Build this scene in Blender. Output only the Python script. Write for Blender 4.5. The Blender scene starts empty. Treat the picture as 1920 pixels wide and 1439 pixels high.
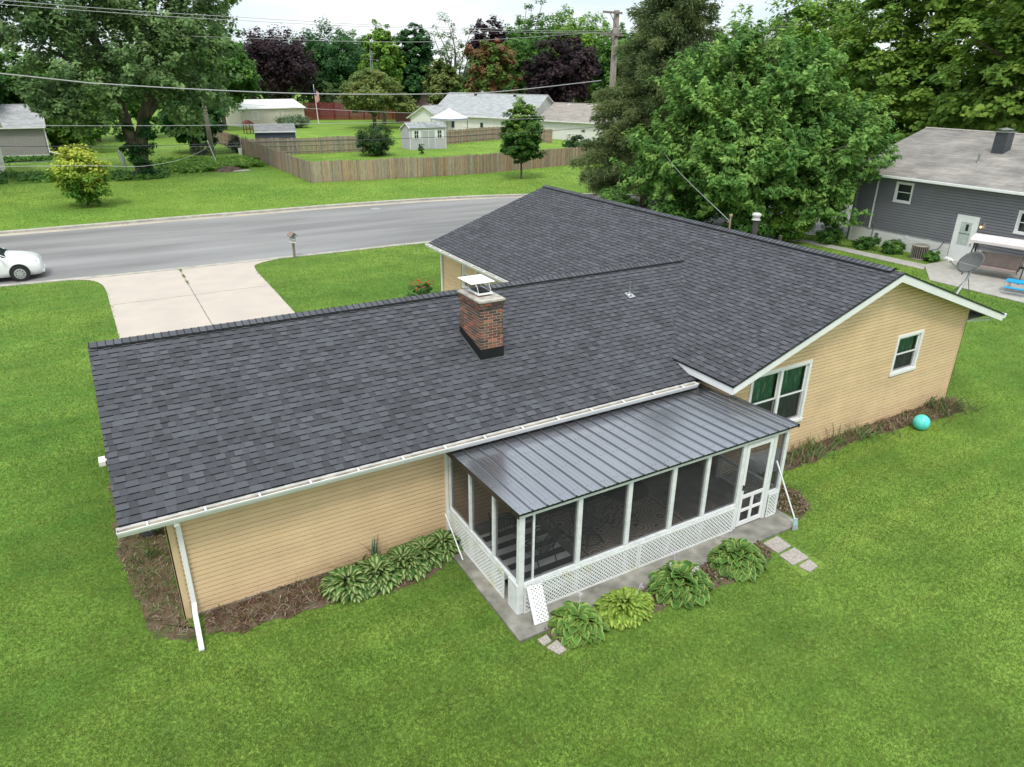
import bpy, math, random
import numpy as np
from mathutils import Vector
R = math.radians
random.seed(7)
C = bpy.context.scene.collection
sc = bpy.context.scene
# ------------------------------------------------------------------ camera
cam = bpy.data.cameras.new('camera'); camo = bpy.data.objects.new('camera', cam); C.objects.link(camo)
camo.location = (-0.0411, -11.762, 9.1951)
_yaw, _pit, _rol = 0.5295, 0.4104, 0.0112
_f = Vector((math.sin(_yaw)*math.cos(_pit), math.cos(_yaw)*math.cos(_pit), -math.sin(_pit)))
_r = Vector((math.cos(_yaw), -math.sin(_yaw), 0)); _u = _r.cross(_f)
_r2 = _r*math.cos(_rol)+_u*math.sin(_rol); _u2 = _r2.cross(_f)
from mathutils import Matrix
camo.rotation_euler = Matrix((_r2, _u2, -_f)).transposed().to_euler()
cam.sensor_width = 36; cam.lens = 36*1331.4/1920; cam.clip_end = 3000; cam.clip_start = 0.1
sc.camera = camo
# ------------------------------------------------------------------ world, sun, exposure
SUN_EL, SUN_AZ = R(58), R(215)      # azimuth clockwise from +Y
w = bpy.data.worlds.new("World"); sc.world = w; w.use_nodes = True
nt = w.node_tree; N = nt.nodes; L = nt.links
bg = N['Background']; bg.inputs['Strength'].default_value = 0.1
sky = N.new('ShaderNodeTexSky'); sky.sky_type = 'NISHITA'; sky.sun_disc = False
sky.sun_elevation = SUN_EL; sky.sun_rotation = SUN_AZ
tc = N.new('ShaderNodeTexCoord'); mp = N.new('ShaderNodeMapping'); mp.inputs['Scale'].default_value = (1.5, 1.5, 7)
ns = N.new('ShaderNodeTexNoise'); ns.inputs['Scale'].default_value = 1.6; ns.inputs['Detail'].default_value = 6
cr = N.new('ShaderNodeValToRGB'); cr.color_ramp.elements[0].position = .36; cr.color_ramp.elements[1].position = .62
cr.color_ramp.elements[0].color = (6.9, 8.1, 9.0, 1); cr.color_ramp.elements[1].color = (10.2, 10.4, 10.4, 1)
mx = N.new('ShaderNodeMix'); mx.data_type = 'RGBA'; mx.inputs[0].default_value = 0.93
L.new(tc.outputs['Generated'], mp.inputs['Vector']); L.new(mp.outputs[0], ns.inputs['Vector']); L.new(ns.outputs['Fac'], cr.inputs[0])
L.new(sky.outputs[0], mx.inputs[6]); L.new(cr.outputs[0], mx.inputs[7]); sz = N.new('ShaderNodeSeparateXYZ'); mr = N.new('ShaderNodeMapRange'); mr.inputs['From Min'].default_value = 0; mr.inputs['From Max'].default_value = .9
mr.inputs['To Min'].default_value = .80; mr.inputs['To Max'].default_value = 1.38; mm = N.new('ShaderNodeMix'); mm.data_type = 'RGBA'; mm.blend_type = 'MULTIPLY'; mm.inputs[0].default_value = 1
L.new(tc.outputs['Generated'], sz.inputs[0]); L.new(sz.outputs['Z'], mr.inputs[0]); L.new(mr.outputs[0], mm.inputs[7])   # an overcast sky is brightest overhead
L.new(mx.outputs[2], mm.inputs[6]); L.new(mm.outputs[2], bg.inputs['Color'])
sl = bpy.data.lights.new('sun', 'SUN'); sl.energy = 1.5; sl.angle = R(12); sl.color = (1, .95, .88)
so = bpy.data.objects.new('sun', sl); C.objects.link(so)
_sd = Vector((math.sin(SUN_AZ)*math.cos(SUN_EL), math.cos(SUN_AZ)*math.cos(SUN_EL), math.sin(SUN_EL)))
so.rotation_euler = _sd.to_track_quat('Z', 'Y').to_euler()
sc.view_settings.view_transform = 'Standard'; sc.view_settings.look = 'None'
sc.view_settings.exposure = 0.5; sc.view_settings.gamma = 1
sc.cycles.max_bounces = 6; sc.cycles.transparent_max_bounces = 12
sc.cycles.diffuse_bounces = 3; sc.cycles.glossy_bounces = 3

# ------------------------------------------------------------------ materials
def lin(h):
    if isinstance(h, (tuple, list)): return (*h[:3], 1)
    h = h.lstrip('#'); v = [int(h[i:i+2], 16)/255 for i in (0, 2, 4)]
    return (*[x/12.92 if x <= .04045 else ((x+.055)/1.055)**2.4 for x in v], 1)
MATS = {}
def mat(name, col, rough=.6, metal=0, var=.12, scale=6, bump=0, bscale=40, col2=None, spec=.5, attr=False, coord='Object', stretch=None, trans=0, emit=0, detail=5, sheen=0):
    if name in MATS: return MATS[name]
    m = bpy.data.materials.new(name); m.use_nodes = True; MATS[name] = m
    n = m.node_tree.nodes; l = m.node_tree.links; b = n['Principled BSDF']
    b.inputs['Roughness'].default_value = rough; b.inputs['Metallic'].default_value = metal
    b.inputs['Specular IOR Level'].default_value = spec
    c = lin(col); c2 = lin(col2) if col2 else (*[x*(1-var*1.8) for x in c[:3]], 1)
    tc = n.new('ShaderNodeTexCoord'); mp = n.new('ShaderNodeMapping')
    if stretch: mp.inputs['Scale'].default_value = stretch
    l.new(tc.outputs[coord], mp.inputs['Vector'])
    ns = n.new('ShaderNodeTexNoise'); ns.inputs['Scale'].default_value = scale; ns.inputs['Detail'].default_value = detail
    l.new(mp.outputs[0], ns.inputs['Vector'])
    rp = n.new('ShaderNodeValToRGB'); rp.color_ramp.elements[0].position = .3; rp.color_ramp.elements[1].position = .7
    rp.color_ramp.elements[0].color = c2; rp.color_ramp.elements[1].color = c
    l.new(ns.outputs['Fac'], rp.inputs[0]); out = rp.outputs[0]
    if attr:
        a = n.new('ShaderNodeAttribute'); a.attribute_name = 'Col'
        mm = n.new('ShaderNodeMix'); mm.data_type = 'RGBA'; mm.blend_type = 'MULTIPLY'; mm.inputs[0].default_value = 1
        l.new(out, mm.inputs[6]); l.new(a.outputs['Color'], mm.inputs[7]); out = mm.outputs[2]
    l.new(out, b.inputs['Base Color'])
    if bump:
        bn = n.new('ShaderNodeTexNoise'); bn.inputs['Scale'].default_value = bscale; bn.inputs['Detail'].default_value = 4
        l.new(mp.outputs[0], bn.inputs['Vector'])
        bp = n.new('ShaderNodeBump'); bp.inputs['Strength'].default_value = bump; bp.inputs['Distance'].default_value = .02
        l.new(bn.outputs['Fac'], bp.inputs['Height']); l.new(bp.outputs[0], b.inputs['Normal'])
    if trans:
        t = n.new('ShaderNodeBsdfTranslucent'); l.new(out, t.inputs['Color'])
        ms = n.new('ShaderNodeMixShader'); ms.inputs[0].default_value = trans
        l.new(b.outputs[0], ms.inputs[1]); l.new(t.outputs[0], ms.inputs[2]); l.new(ms.outputs[0], n['Material Output'].inputs['Surface'])
    if emit:
        b.inputs['Emission Color'].default_value = c; b.inputs['Emission Strength'].default_value = emit
    return m
def nodes(m): return m.node_tree.nodes, m.node_tree.links, m.node_tree.nodes['Principled BSDF']
M_white = mat('white_paint', (.78, .79, .78), .5, var=.05, scale=3)
M_whitew = mat('weathered_white', (.74, .77, .76), .6, var=.1, scale=9, bump=.2)
M_siding = mat('tan_siding', (.70, .515, .305), .55, var=.07, scale=1.5, bump=.05, attr=True)
M_tan = mat('tan_trim', (.63, .465, .28), .55, var=.06)
M_shingle = mat('asphalt_shingle', (1, 1, 1), .85, var=.14, scale=220, bump=.3, bscale=300, attr=True, spec=.25)
M_black = mat('black_metal', (.012, .013, .014), .4, var=.1)
M_dark = mat('dark_frame', (.03, .028, .026), .45, var=.2)
M_conc = mat('concrete', (.42, .40, .36), .85, var=.14, scale=3, bump=.3, bscale=60)
M_oldconc = mat('old_concrete', (.27, .26, .235), .9, var=.25, scale=4, bump=.4, bscale=40)
M_agg = mat('exposed_aggregate', (.50, .45, .40), .9, col2=(.22, .19, .17), scale=45, bump=.6, bscale=50, detail=2)
M_bark = mat('bark', (.16, .13, .10), .9, var=.35, scale=5, bump=.8, bscale=14, stretch=(1, 1, .25))
M_wood = mat('weathered_wood', (.40, .345, .29), .85, var=.25, scale=3, bump=.4, bscale=20, stretch=(6, 6, .6), attr=True)
M_glassdk = mat('window_glass', (.02, .026, .026), .06, var=.1, spec=.8)
M_metal = mat('galvanised', (.45, .46, .46), .35, metal=.8, var=.1)
M_grass = mat('grass_blades', (1, 1, 1), .7, var=.12, scale=2, attr=True, trans=.35, spec=.12)
M_leaf = mat('leaf', (1, 1, 1), .55, var=.06, scale=1, attr=True, trans=.42, spec=.22)

def mix_noise(m, scale, ca, cb, p0=.4, p1=.6, fac=1, detail=4, blend='MIX', stretch=None):
    """put one more noise layer over the material's base colour"""
    n, l, b = nodes(m); src = b.inputs['Base Color'].links[0].from_socket
    tc = n.new('ShaderNodeTexCoord'); mp = n.new('ShaderNodeMapping')
    if stretch: mp.inputs['Scale'].default_value = stretch
    l.new(tc.outputs['Object'], mp.inputs['Vector'])
    ns = n.new('ShaderNodeTexNoise'); ns.inputs['Scale'].default_value = scale; ns.inputs['Detail'].default_value = detail
    l.new(mp.outputs[0], ns.inputs['Vector'])
    rp = n.new('ShaderNodeValToRGB'); rp.color_ramp.elements[0].position = p0; rp.color_ramp.elements[1].position = p1
    rp.color_ramp.elements[0].color = lin(ca); rp.color_ramp.elements[1].color = lin(cb)
    l.new(ns.outputs['Fac'], rp.inputs[0])
    mm = n.new('ShaderNodeMix'); mm.data_type = 'RGBA'; mm.blend_type = blend; mm.inputs[0].default_value = fac
    l.new(src, mm.inputs[6]); l.new(rp.outputs[0], mm.inputs[7])
    for t in list(src.links):
        if t.to_socket != mm.inputs[6] and t.to_node != mm: l.new(mm.outputs[2], t.to_socket)
    return m

# ------------------------------------------------------------------ mesh helpers
def npmesh(name, V, F, m, parent=None, col=None, smooth=False, loc=None):
    """V (n,3) array, F (k,3) or (k,4) index array; col (n,3) per vertex"""
    V = np.asarray(V, np.float32); F = np.asarray(F, np.int32)
    me = bpy.data.meshes.new(name); k = F.shape[1]
    me.vertices.add(len(V)); me.vertices.foreach_set('co', V.ravel())
    me.loops.add(F.size); me.loops.foreach_set('vertex_index', F.ravel())
    me.polygons.add(len(F)); me.polygons.foreach_set('loop_start', np.arange(0, F.size, k, dtype=np.int32))
    me.polygons.foreach_set('loop_total', np.full(len(F), k, np.int32))
    me.update(calc_edges=True); me.polygons.foreach_set('use_smooth', np.full(len(F), bool(smooth)))
    if col is not None:
        a = me.color_attributes.new('Col', 'FLOAT_COLOR', 'POINT')
        cc = np.ones((len(V), 4), np.float32); cc[:, :3] = col; a.data.foreach_set('color', cc.ravel())
    me.materials.append(m)
    o = bpy.data.objects.new(name, me); C.objects.link(o)
    if parent: o.parent = parent
    if loc is not None: o.location = loc
    return o
class MB:
    """collects shapes and links them as one mesh object"""
    def __init__(s): s.v = []; s.f = []; s.c = []; s.p = []
    def add(s, v, f, c=(1, 1, 1)):
        b = len(s.v); s.p.append((b, len(s.f))); s.v += [tuple(p) for p in v]; s.f += [tuple(b+i for i in q) for q in f]; s.c += [c]*len(v); return s
    def box(s, x0, x1, y0, y1, z0, z1, c=(1, 1, 1)):
        v = [(x, y, z) for z in (z0, z1) for y in (y0, y1) for x in (x0, x1)]
        return s.add(v, [(0, 2, 3, 1), (4, 5, 7, 6), (0, 1, 5, 4), (2, 6, 7, 3), (0, 4, 6, 2), (1, 3, 7, 5)], c)
    def obox(s, ctr, ax, ay, az, c=(1, 1, 1)):
        ctr, ax, ay, az = map(Vector, (ctr, ax, ay, az))
        v = [ctr+ax*i+ay*j+az*k for k in (-1, 1) for j in (-1, 1) for i in (-1, 1)]
        return s.add(v, [(0, 2, 3, 1), (4, 5, 7, 6), (0, 1, 5, 4), (2, 6, 7, 3), (0, 4, 6, 2), (1, 3, 7, 5)], c)
    def bar(s, a, b, w, d=None, up=(0, 0, 1), c=(1, 1, 1)):
        a, b = Vector(a), Vector(b); t = b-a; L_ = t.length; t.normalize(); u = Vector(up)
        if abs(t.dot(u)) > .98: u = Vector((0, 1, 0))
        x = t.cross(u).normalized(); z = x.cross(t); d = d or w
        return s.obox((a+b)/2, t*L_/2, x*w/2, z*d/2, c)
    def tube(s, pts, rad, n=8, cap=True, c=(1, 1, 1)):
        pts = [Vector(p) for p in pts]; k = len(pts)
        rs = rad if isinstance(rad, (list, tuple)) else [rad]*k
        v = []; up = Vector((.12, .31, .9)).normalized()
        for i, p in enumerate(pts):
            t = (pts[min(i+1, k-1)]-pts[max(i-1, 0)]).normalized()
            u = up if abs(t.dot(up)) < .95 else Vector((1, 0, 0))
            x = t.cross(u).normalized(); y = t.cross(x)
            v += [p+(x*math.cos(2*math.pi*j/n)+y*math.sin(2*math.pi*j/n))*rs[i] for j in range(n)]
        f = [(i*n+j, i*n+(j+1) % n, (i+1)*n+(j+1) % n, (i+1)*n+j) for i in range(k-1) for j in range(n)]
        if cap: f += [tuple(range(n)), tuple((k-1)*n+j for j in reversed(range(n)))]
        return s.add(v, f, c)
    def lathe(s, prof, ctr=(0, 0, 0), n=20, c=(1, 1, 1)):
        v = [(ctr[0]+r*math.cos(2*math.pi*j/n), ctr[1]+r*math.sin(2*math.pi*j/n), ctr[2]+z) for r, z in prof for j in range(n)]
        k = len(prof)
        f = [(i*n+j, i*n+(j+1) % n, (i+1)*n+(j+1) % n, (i+1)*n+j) for i in range(k-1) for j in range(n)]
        return s.add(v, f, c)
    def prism(s, poly, vec, c=(1, 1, 1)):
        """closed prism: polygon points extruded by vec"""
        p = [Vector(q) for q in poly]; k = len(p); v = p+[q+Vector(vec) for q in p]
        return s.add(v, [tuple(range(k)), tuple(reversed(range(k, 2*k)))]+[(i, (i+1) % k, k+(i+1) % k, k+i) for i in range(k)], c)
    def each(s, name, m, parent=None, **kw):
        """build every added shape as an object of its own"""
        for i, (v0, f0) in enumerate(s.p):
            v1, f1 = s.p[i+1] if i+1 < len(s.p) else (len(s.v), len(s.f)); q = MB(); q.v = s.v[v0:v1]; q.c = s.c[v0:v1]; q.f = [tuple(k-v0 for k in f) for f in s.f[f0:f1]]; q.build(name, m, parent, **kw)
    def build(s, name, m, parent=None, smooth=False, loc=None, bevel=0, sub=0):
        me = bpy.data.meshes.new(name); me.from_pydata([tuple(p) for p in s.v], [], s.f); me.update()
        a = me.color_attributes.new('Col', 'FLOAT_COLOR', 'POINT')
        cc = np.ones((len(s.v), 4), np.float32); cc[:, :3] = np.array(s.c, np.float32).reshape(-1, 3); a.data.foreach_set('color', cc.ravel())
        me.materials.append(m)
        import bmesh
        bm = bmesh.new(); bm.from_mesh(me); bmesh.ops.recalc_face_normals(bm, faces=bm.faces); bm.to_mesh(me); bm.free()
        if smooth: me.polygons.foreach_set('use_smooth', np.ones(len(me.polygons), bool))
        o = bpy.data.objects.new(name, me); C.objects.link(o)
        if parent: o.parent = parent
        if loc is not None: o.location = loc
        if bevel:
            b = o.modifiers.new('bevel', 'BEVEL'); b.width = bevel; b.segments = 2; b.limit_method = 'ANGLE'
        if sub:
            b = o.modifiers.new('sub', 'SUBSURF'); b.levels = sub; b.render_levels = sub
        return o
def tag(o, label, cat, group=None):
    o['label'] = label; o['category'] = cat
    if group: o['group'] = group
    return o
def thing(name, label, cat, loc=(0, 0, 0), rz=0, group=None):
    o = bpy.data.objects.new(name, None); C.objects.link(o); o.location = loc; o.rotation_euler = (0, 0, rz)
    o.empty_display_size = .2
    return tag(o, label, cat, group)
def struct(o, kind='structure'): o['kind'] = kind; return o
def copy_tree(o, parent=None):
    c = o.copy(); C.objects.link(c); c.parent = parent
    for ch in list(o.children): copy_tree(ch, c)
    return c
def arc(pts, n=6):
    """Catmull-Rom through pts"""
    P = [Vector(p) for p in pts]; P = [P[0]*2-P[1]]+P+[P[-1]*2-P[-2]]; out = []
    for i in range(1, len(P)-2):
        for k in range(n):
            t = k/n; a, b, c_, d = P[i-1:i+3]
            out.append(.5*((2*b)+(c_-a)*t+(2*a-5*b+4*c_-d)*t*t+(3*b-a-3*c_+d)*t**3))
    return out+[P[-2]]

# ------------------------------------------------------------------ ground, road, drive
M_ground = mat('lawn_ground', (.165, .285, .048), .95, col2=(.095, .185, .032), scale=.45, spec=.1, detail=8, bump=.5, bscale=9)
mix_noise(M_ground, 14, (.62, .62, .6), (1.25, 1.22, 1.3), .3, .7, 1, 5, 'MULTIPLY')
mix_noise(M_ground, .09, (.8, .86, .85), (1.3, 1.12, 1.1), .35, .65, 1, 3, 'MULTIPLY')
mix_noise(M_ground, 1.2, (.82, .92, .9), (1.1, 1.04, 1.1), .35, .65, 1, 3, 'MULTIPLY', (.12, 1.6, 1))
gx = 1500
n_ = 2
M_lawn2 = mat('far_lawn', (.20, .325, .056), .95, col2=(.135, .245, .040), scale=.35, spec=.1, detail=8, bump=.5, bscale=9)
mix_noise(M_lawn2, .12, (.85, .9, .85), (1.15, 1.05, 1.05), .35, .65, 1, 3, 'MULTIPLY'); mix_noise(M_lawn2, 10, (.75, .75, .75), (1.15, 1.14, 1.15), .3, .7, 1, 5, 'MULTIPLY')
struct(npmesh('ground', [(-gx, -200, 0), (gx, -200, 0), (gx, 2200, 0), (-gx, 2200, 0)], [(0, 1, 2, 3)], M_ground))
def sheet(name, pts, z, m, parent=None):
    """flat n-gon sheet"""
    mb = MB(); mb.add([(x, y, z) for x, y in pts], [tuple(range(len(pts)))]); return mb.build(name, m, parent)
M_road = mat('asphalt', (.285, .28, .275), .9, col2=(.165, .163, .16), scale=.5, bump=.4, bscale=60, spec=.2, stretch=(.16, 1, 1), detail=8)
mix_noise(M_road, 60, (.8, .8, .8), (1.2, 1.2, 1.2), .35, .65, 1, 3, 'MULTIPLY')
near = [(-300, 27.8), (-60, 27.8), (-40, 27.8), (-25, 27.8), (-15, 27.8), (-10, 27.8), (-6.5, 27.8), (-3.5, 27.65), (.2, 27.4), (3.6, 27.32), (7, 27.3), (11.5, 27.25), (16.7, 27.2), (26, 26.2), (34, 22.5), (40, 17.5)]
far = [(-300, 41.0), (-60, 41.0), (-40, 41.0), (-25, 41.0), (-15, 41.0), (-9, 41.0), (-4.5, 41.0), (0, 41.15), (4.5, 41.35), (10, 41.4), (16.5, 41.5), (24, 41), (30, 39.8), (37, 36.8), (46, 30)]
far_r = far+[(75, 4), (75, -8)]; near_r = near+[(66, -8)]
struct(sheet('road', near_r+far_r[::-1], .004, M_road))
struct(sheet('far_lawn', [(x, y+.2) for x, y in far]+[(110, 60), (260, 330), (-260, 330)], .003, M_lawn2))
def strip(path, o0, o1, z0, z1, name, m, side=1):
    """band along a path between offsets o0 and o1, from z0 to z1"""
    P = arc([(x, y, 0) for x, y in path], 4); mb = MB(); k = len(P); v = []
    for i, p in enumerate(P):
        t = (P[min(i+1, k-1)]-P[max(i-1, 0)]).normalized(); nrm = Vector((-t.y, t.x, 0))*side
        v += [p+nrm*o0+Vector((0, 0, z0)), p+nrm*o0+Vector((0, 0, z1)), p+nrm*o1+Vector((0, 0, z1)), p+nrm*o1+Vector((0, 0, z0))]
    f = [(i*4+j, i*4+(j+1) % 4, i*4+4+(j+1) % 4, i*4+4+j) for i in range(k-1) for j in range(4)]
    mb.add(v, f); return mb.build(name, m)
M_kerb = mat('kerb_concrete', (.47, .44, .385), .9, var=.2, scale=2, bump=.3)
struct(strip(far, -.02, .42, 0, .13, 'kerb', M_kerb))
M_sand = mat('sandy_gutter', (.52, .45, .33), .95, col2=(.28, .27, .25), scale=1.2, stretch=(.3, 1, 1))
struct(strip(far, -.75, -.02, .005, .010, 'gutter_pan', M_sand))
struct(strip(near, -.32, .02, 0, .035, 'near_kerb', M_kerb))
M_drive = mat('drive_concrete', (.49, .425, .365), .9, col2=(.43, .375, .325), scale=.8, bump=.2, bscale=50, detail=8)
drv = arc([(x, y, 0) for x, y in [(-2.1, 27.3), (-1.0, 26.9), (-.45, 26.0), (-.25, 24.5), (-.2, 22), (-.12, 17), (-.1, 8.8)]], 5)
drv2 = arc([(x, y, 0) for x, y in [(6.4, 8.8), (6.4, 17), (6.45, 21), (6.5, 25.3), (6.9, 26.4), (8.2, 27.0), (9.4, 27.05)]], 5)
o = struct(sheet('driveway', [(p.x, p.y) for p in drv+drv2][::-1], .012, M_drive))
mb = MB()
mb.box(3.13, 3.17, 9, 27.2, .0125, .0165); mb.box(-.1, 6.4, 21.9, 21.93, .0125, .0165); mb.box(-.1, 6.4, 17.0, 17.03, .0125, .0165)
mb.build('expansion_joint', mat('joint', (.30, .26, .21), .9, var=.3, scale=3), o)
# patio slab and porch floor
o = struct(MB().prism([(5.02, -.02, -.1), (5.0, -3.52, -.1), (12.15, -3.52, -.1), (12.3, -3.4, -.1), (12.3, -1.12, -.1), (12.2, -1.12, -.1), (12.2, -.02, -.1)], (0, 0, .16)).build('patio_slab', M_oldconc, bevel=.01))
mix_noise(M_oldconc, 1.5, (.8, .8, .76), (1.35, 1.33, 1.25), .35, .65, 1, 4, 'MULTIPLY')
# neighbour's patio and walk
struct(MB().prism([(38.1, 9.6, 0), (40.26, 9.6, 0), (40.26, -6, 0), (35.3, -6, 0), (35.3, 7.6, 0)], (0, 0, .05)).build('patio', M_conc, bevel=.01))
struct(MB().prism([(37.0, 16.5, 0), (37.7, 16.5, 0), (38.2, 9.62, 0), (37.1, 9.0, 0)], (0, 0, .045)).build('path', M_conc, bevel=.01))
struct(MB().prism([(30.5, 30, 0), (31.8, 30.8, 0), (37.7, 16.52, 0), (37.0, 16.52, 0)], (0, 0, .045)).build('path', M_conc, bevel=.01))
tag(MB().lathe([(0, .012), (.33, .012), (.36, .009), (.36, .004)], (18.0, 39.3, .004)).build('manhole_cover', M_metal), 'round iron manhole cover set in the asphalt road', 'manhole cover')
# mulch beds
M_mulch = mat('mulch', (.115, .05, .032), .95, col2=(.05, .03, .022), scale=25, bump=1, bscale=40, detail=6)
mix_noise(M_mulch, 3, (.16, .125, .085), (.09, .042, .03), .42, .6, .7)
def blob(name, pts, z, m, jit=.07, seed=1):
    rr = random.Random(seed); P = arc([(x, y, 0) for x, y in pts+[pts[0]]], 6)[:-1]
    P = [(p.x+rr.uniform(-jit, jit), p.y+rr.uniform(-jit, jit)) for p in P]
    cx = sum(p[0] for p in P)/len(P); cy = sum(p[1] for p in P)/len(P); k = len(P)
    v = [(x, y, .002) for x, y in P]+[(cx+(x-cx)*.93, cy+(y-cy)*.93, z) for x, y in P]
    mb = MB(); mb.add(v, [(i, (i+1) % k, k+(i+1) % k, k+i) for i in range(k)]+[tuple(range(k, 2*k))]); return struct(mb.build(name, m), 'stuff')
def joint_weeds():
    r = np.random.RandomState(5); V = []; F = []; K = []
    spots = [(3.15+r.normal(0, .03), r.uniform(23.6, 27.0)) for _ in range(380)]+[(r.uniform(-.3, -.1), r.uniform(9, 24)) for _ in range(160)]+[(r.uniform(6.38, 6.5), r.uniform(9, 25)) for _ in range(160)]+[(r.uniform(-3, 28), 40.98+.35*r.rand()+(.0 if False else 0)) for _ in range(700)]
    for x, y in spots:
        if y > 40: y = float(np.interp(x, [p[0] for p in far], [p[1] for p in far]))-r.uniform(.02, .4); 
        if y > 39 and math.sin(x*1.9)+math.sin(x*.73+1) < .6: continue
        if abs(x-3.15) < .2 and math.sin(y*5) < .0: continue
        a = r.uniform(0, 6.28); h = r.uniform(.02, .09); w_ = .012; b = len(V); V += [(x-math.cos(a)*w_, y-math.sin(a)*w_, .01), (x+math.cos(a)*w_, y+math.sin(a)*w_, .01), (x+r.normal(0, .03), y+r.normal(0, .03), .01+h)]; F.append((b, b+1, b+2)); K += [np.array((.16, .24, .06))*r.uniform(.6, 1.5)]*3
    struct(npmesh('joint_weeds', V, F, M_grass, col=np.array(K)), 'stuff')
joint_weeds()
M_debris = mat('bed_soil', (.15, .105, .07), .95, col2=(.06, .045, .032), scale=9, bump=1, bscale=30, detail=7)
mix_noise(M_debris, 2.5, (.09, .13, .035), (.15, .105, .07), .40, .5, .6)
BEDS = [('garden_bed', [(.3, .05), (.25, -.55), (.8, -.85), (1.8, -.85), (2.6, -.95), (3.6, -1.15), (4.6, -1.0), (5.0, -.6), (5.02, .05), (2.5, .05)], .02, M_mulch),
        ('garden_bed', [(-.02, 8.6), (-.02, 4), (-.02, .2), (.15, -.6), (-.25, -.5), (-.6, .0), (-.75, 1.2), (-.95, 2.4), (-1.0, 3.6), (-.9, 4.6), (-1.0, 5.6), (-.85, 6.6), (-1.0, 7.4), (-.7, 8.7)], .008, M_debris),
        ('garden_bed', [(13.1, -1.09), (13.3, -1.5), (14.6, -1.72), (15.4, -1.66), (16.4, -1.6), (18, -1.62), (19.3, -1.7), (20.6, -1.85), (21.7, -1.85), (22.1, -1.3), (21.9, -1.05), (17, -1.05)], .02, M_mulch),
        ('garden_bed', [(12.35, -1.2), (12.3, -2.2), (12.45, -3.3), (13.0, -3.2), (13.4, -2.6), (13.2, -1.9), (13.4, -1.5), (13.2, -1.15)], .015, M_debris),
        ('garden_bed', [(5.5, -3.5), (5.6, -3.9), (7, -4.0), (8.5, -4.1), (9.9, -4.15), (10.9, -3.95), (11.0, -3.5), (8, -3.5)], .015, M_debris)]
for i, (nme, pts, z, m) in enumerate(BEDS): blob(nme, pts, z, m, .08, i)

def inpoly(x, y, poly):
    ins = np.zeros(len(x), bool); k = len(poly)
    for i in range(k):
        x1, y1 = poly[i]; x2, y2 = poly[(i+1) % k]
        cnd = ((y1 > y) != (y2 > y)) & (x < (x2-x1)*(y-y1)/((y2-y1) if y2 != y1 else 1e-9)+x1); ins ^= cnd
    return ins
def fnoise(x, y, s, seed):
    r = np.random.RandomState(seed); t = 0
    for k in range(5):
        a, b, p, q = r.uniform(-1, 1), r.uniform(-1, 1), r.uniform(0, 6), r.uniform(.6, 1.7)
        nrm = math.hypot(a, b); t = t+np.sin((a/nrm*x+b/nrm*y)*s*q+p+1.3*np.sin((b*x-a*y)*s*.7+p))
    return t/5
def lawn():
    r = np.random.RandomState(3); n = 3000000
    rad = 3.5*np.exp(r.uniform(0, math.log(125/3.5), n)); an = _yaw+r.uniform(-.98, .98, n)
    x = camo.location.x+np.sin(an)*rad; y = camo.location.y+np.cos(an)*rad
    bad = np.zeros(n, bool)
    for poly in [[(0, 0), (0, 8.8), (12.2, 8.8), (12.2, 15), (22, 15), (22, -1.07), (12.2, -1.07), (12.2, -3.5), (5.0, -3.5), (5.02, 0)],
                 near_r+far_r[::-1], [(p.x, p.y) for p in drv+drv2], [(38.1, 9.6), (40.3, 9.6), (40.3, -6), (35.3, -6), (35.3, 7.6)], [(37, 16.5), (37.7, 16.5), (38.2, 9.6), (37.1, 9.0)],
                 [(11.0, -3.5), (11.6, -3.5), (11.6, -4.75), (10.9, -4.75)]]:
        bad |= inpoly(x, y, poly)
    inb = np.zeros(n, bool)
    for b in BEDS: inb |= inpoly(x, y, b[1])
    in1 = inpoly(x, y, BEDS[1][1])
    bad |= inb & (r.rand(n) > np.where(in1, np.clip(.42+1.2*fnoise(x, y, 2.6, 12), .12, 1), .07))
    bad |= (x > 40) & (y < 16.2)
    x, y, rad = x[~bad], y[~bad], rad[~bad]; n = len(x)
    patch = fnoise(x, y, .9, 5)+.6*fnoise(x, y, 3.1, 6); thin = fnoise(x, y, 5.5, 9)
    keep = r.rand(n) < np.clip(.85+.3*thin, .3, 1)*np.clip((125-rad)/80, 0, 1); x, y, rad, patch = x[keep], y[keep], rad[keep], patch[keep]; n = len(x)
    h = (.022+.02*r.rand(n))*(1+rad/45)*(1+.15*patch); wd = .0026*(1+rad/13)*(.7+.6*r.rand(n))
    a = r.uniform(0, 2*np.pi, n); ln = r.uniform(.2, 1.2, n)*h; b = r.uniform(0, 2*np.pi, n)
    acr = (y > np.interp(x, [p[0] for p in far], [p[1] for p in far]))[:, None]
    V = np.zeros((n, 3, 3), np.float32)
    V[:, 0, 0] = x-np.cos(a)*wd; V[:, 0, 1] = y-np.sin(a)*wd
    V[:, 1, 0] = x+np.cos(a)*wd; V[:, 1, 1] = y+np.sin(a)*wd
    V[:, 2, 0] = x+np.cos(b)*ln; V[:, 2, 1] = y+np.sin(b)*ln; V[:, 2, 2] = h
    g1 = np.array([.098, .200, .030]); g2 = np.array([.290, .405, .085]); g3 = np.array([.36, .34, .14])
    big = fnoise(x, y, .35, 21); stripe = np.sin((x*.42+y*.9)*2*np.pi/1.1)*.07*np.clip(fnoise(x, y, .12, 33)+.4, 0, 1); t = np.clip(.46+.17*patch+.42*big+stripe+r.normal(0, .15, n), 0, 1)[:, None]
    col = g1*(1-t)+g2*t; dry = (r.rand(n) < .05+.03*np.clip(thin[keep], 0, 1))[:, None]; col = np.where(dry, g3*.8, col); col = np.where(acr, col*np.array([1.12, 1.12, 1.0]), col)
    struct(npmesh('lawn_grass', V.reshape(-1, 3), np.arange(3*n).reshape(-1, 3), M_grass, col=np.repeat(col, 3, 0)), 'stuff')
lawn()
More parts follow.
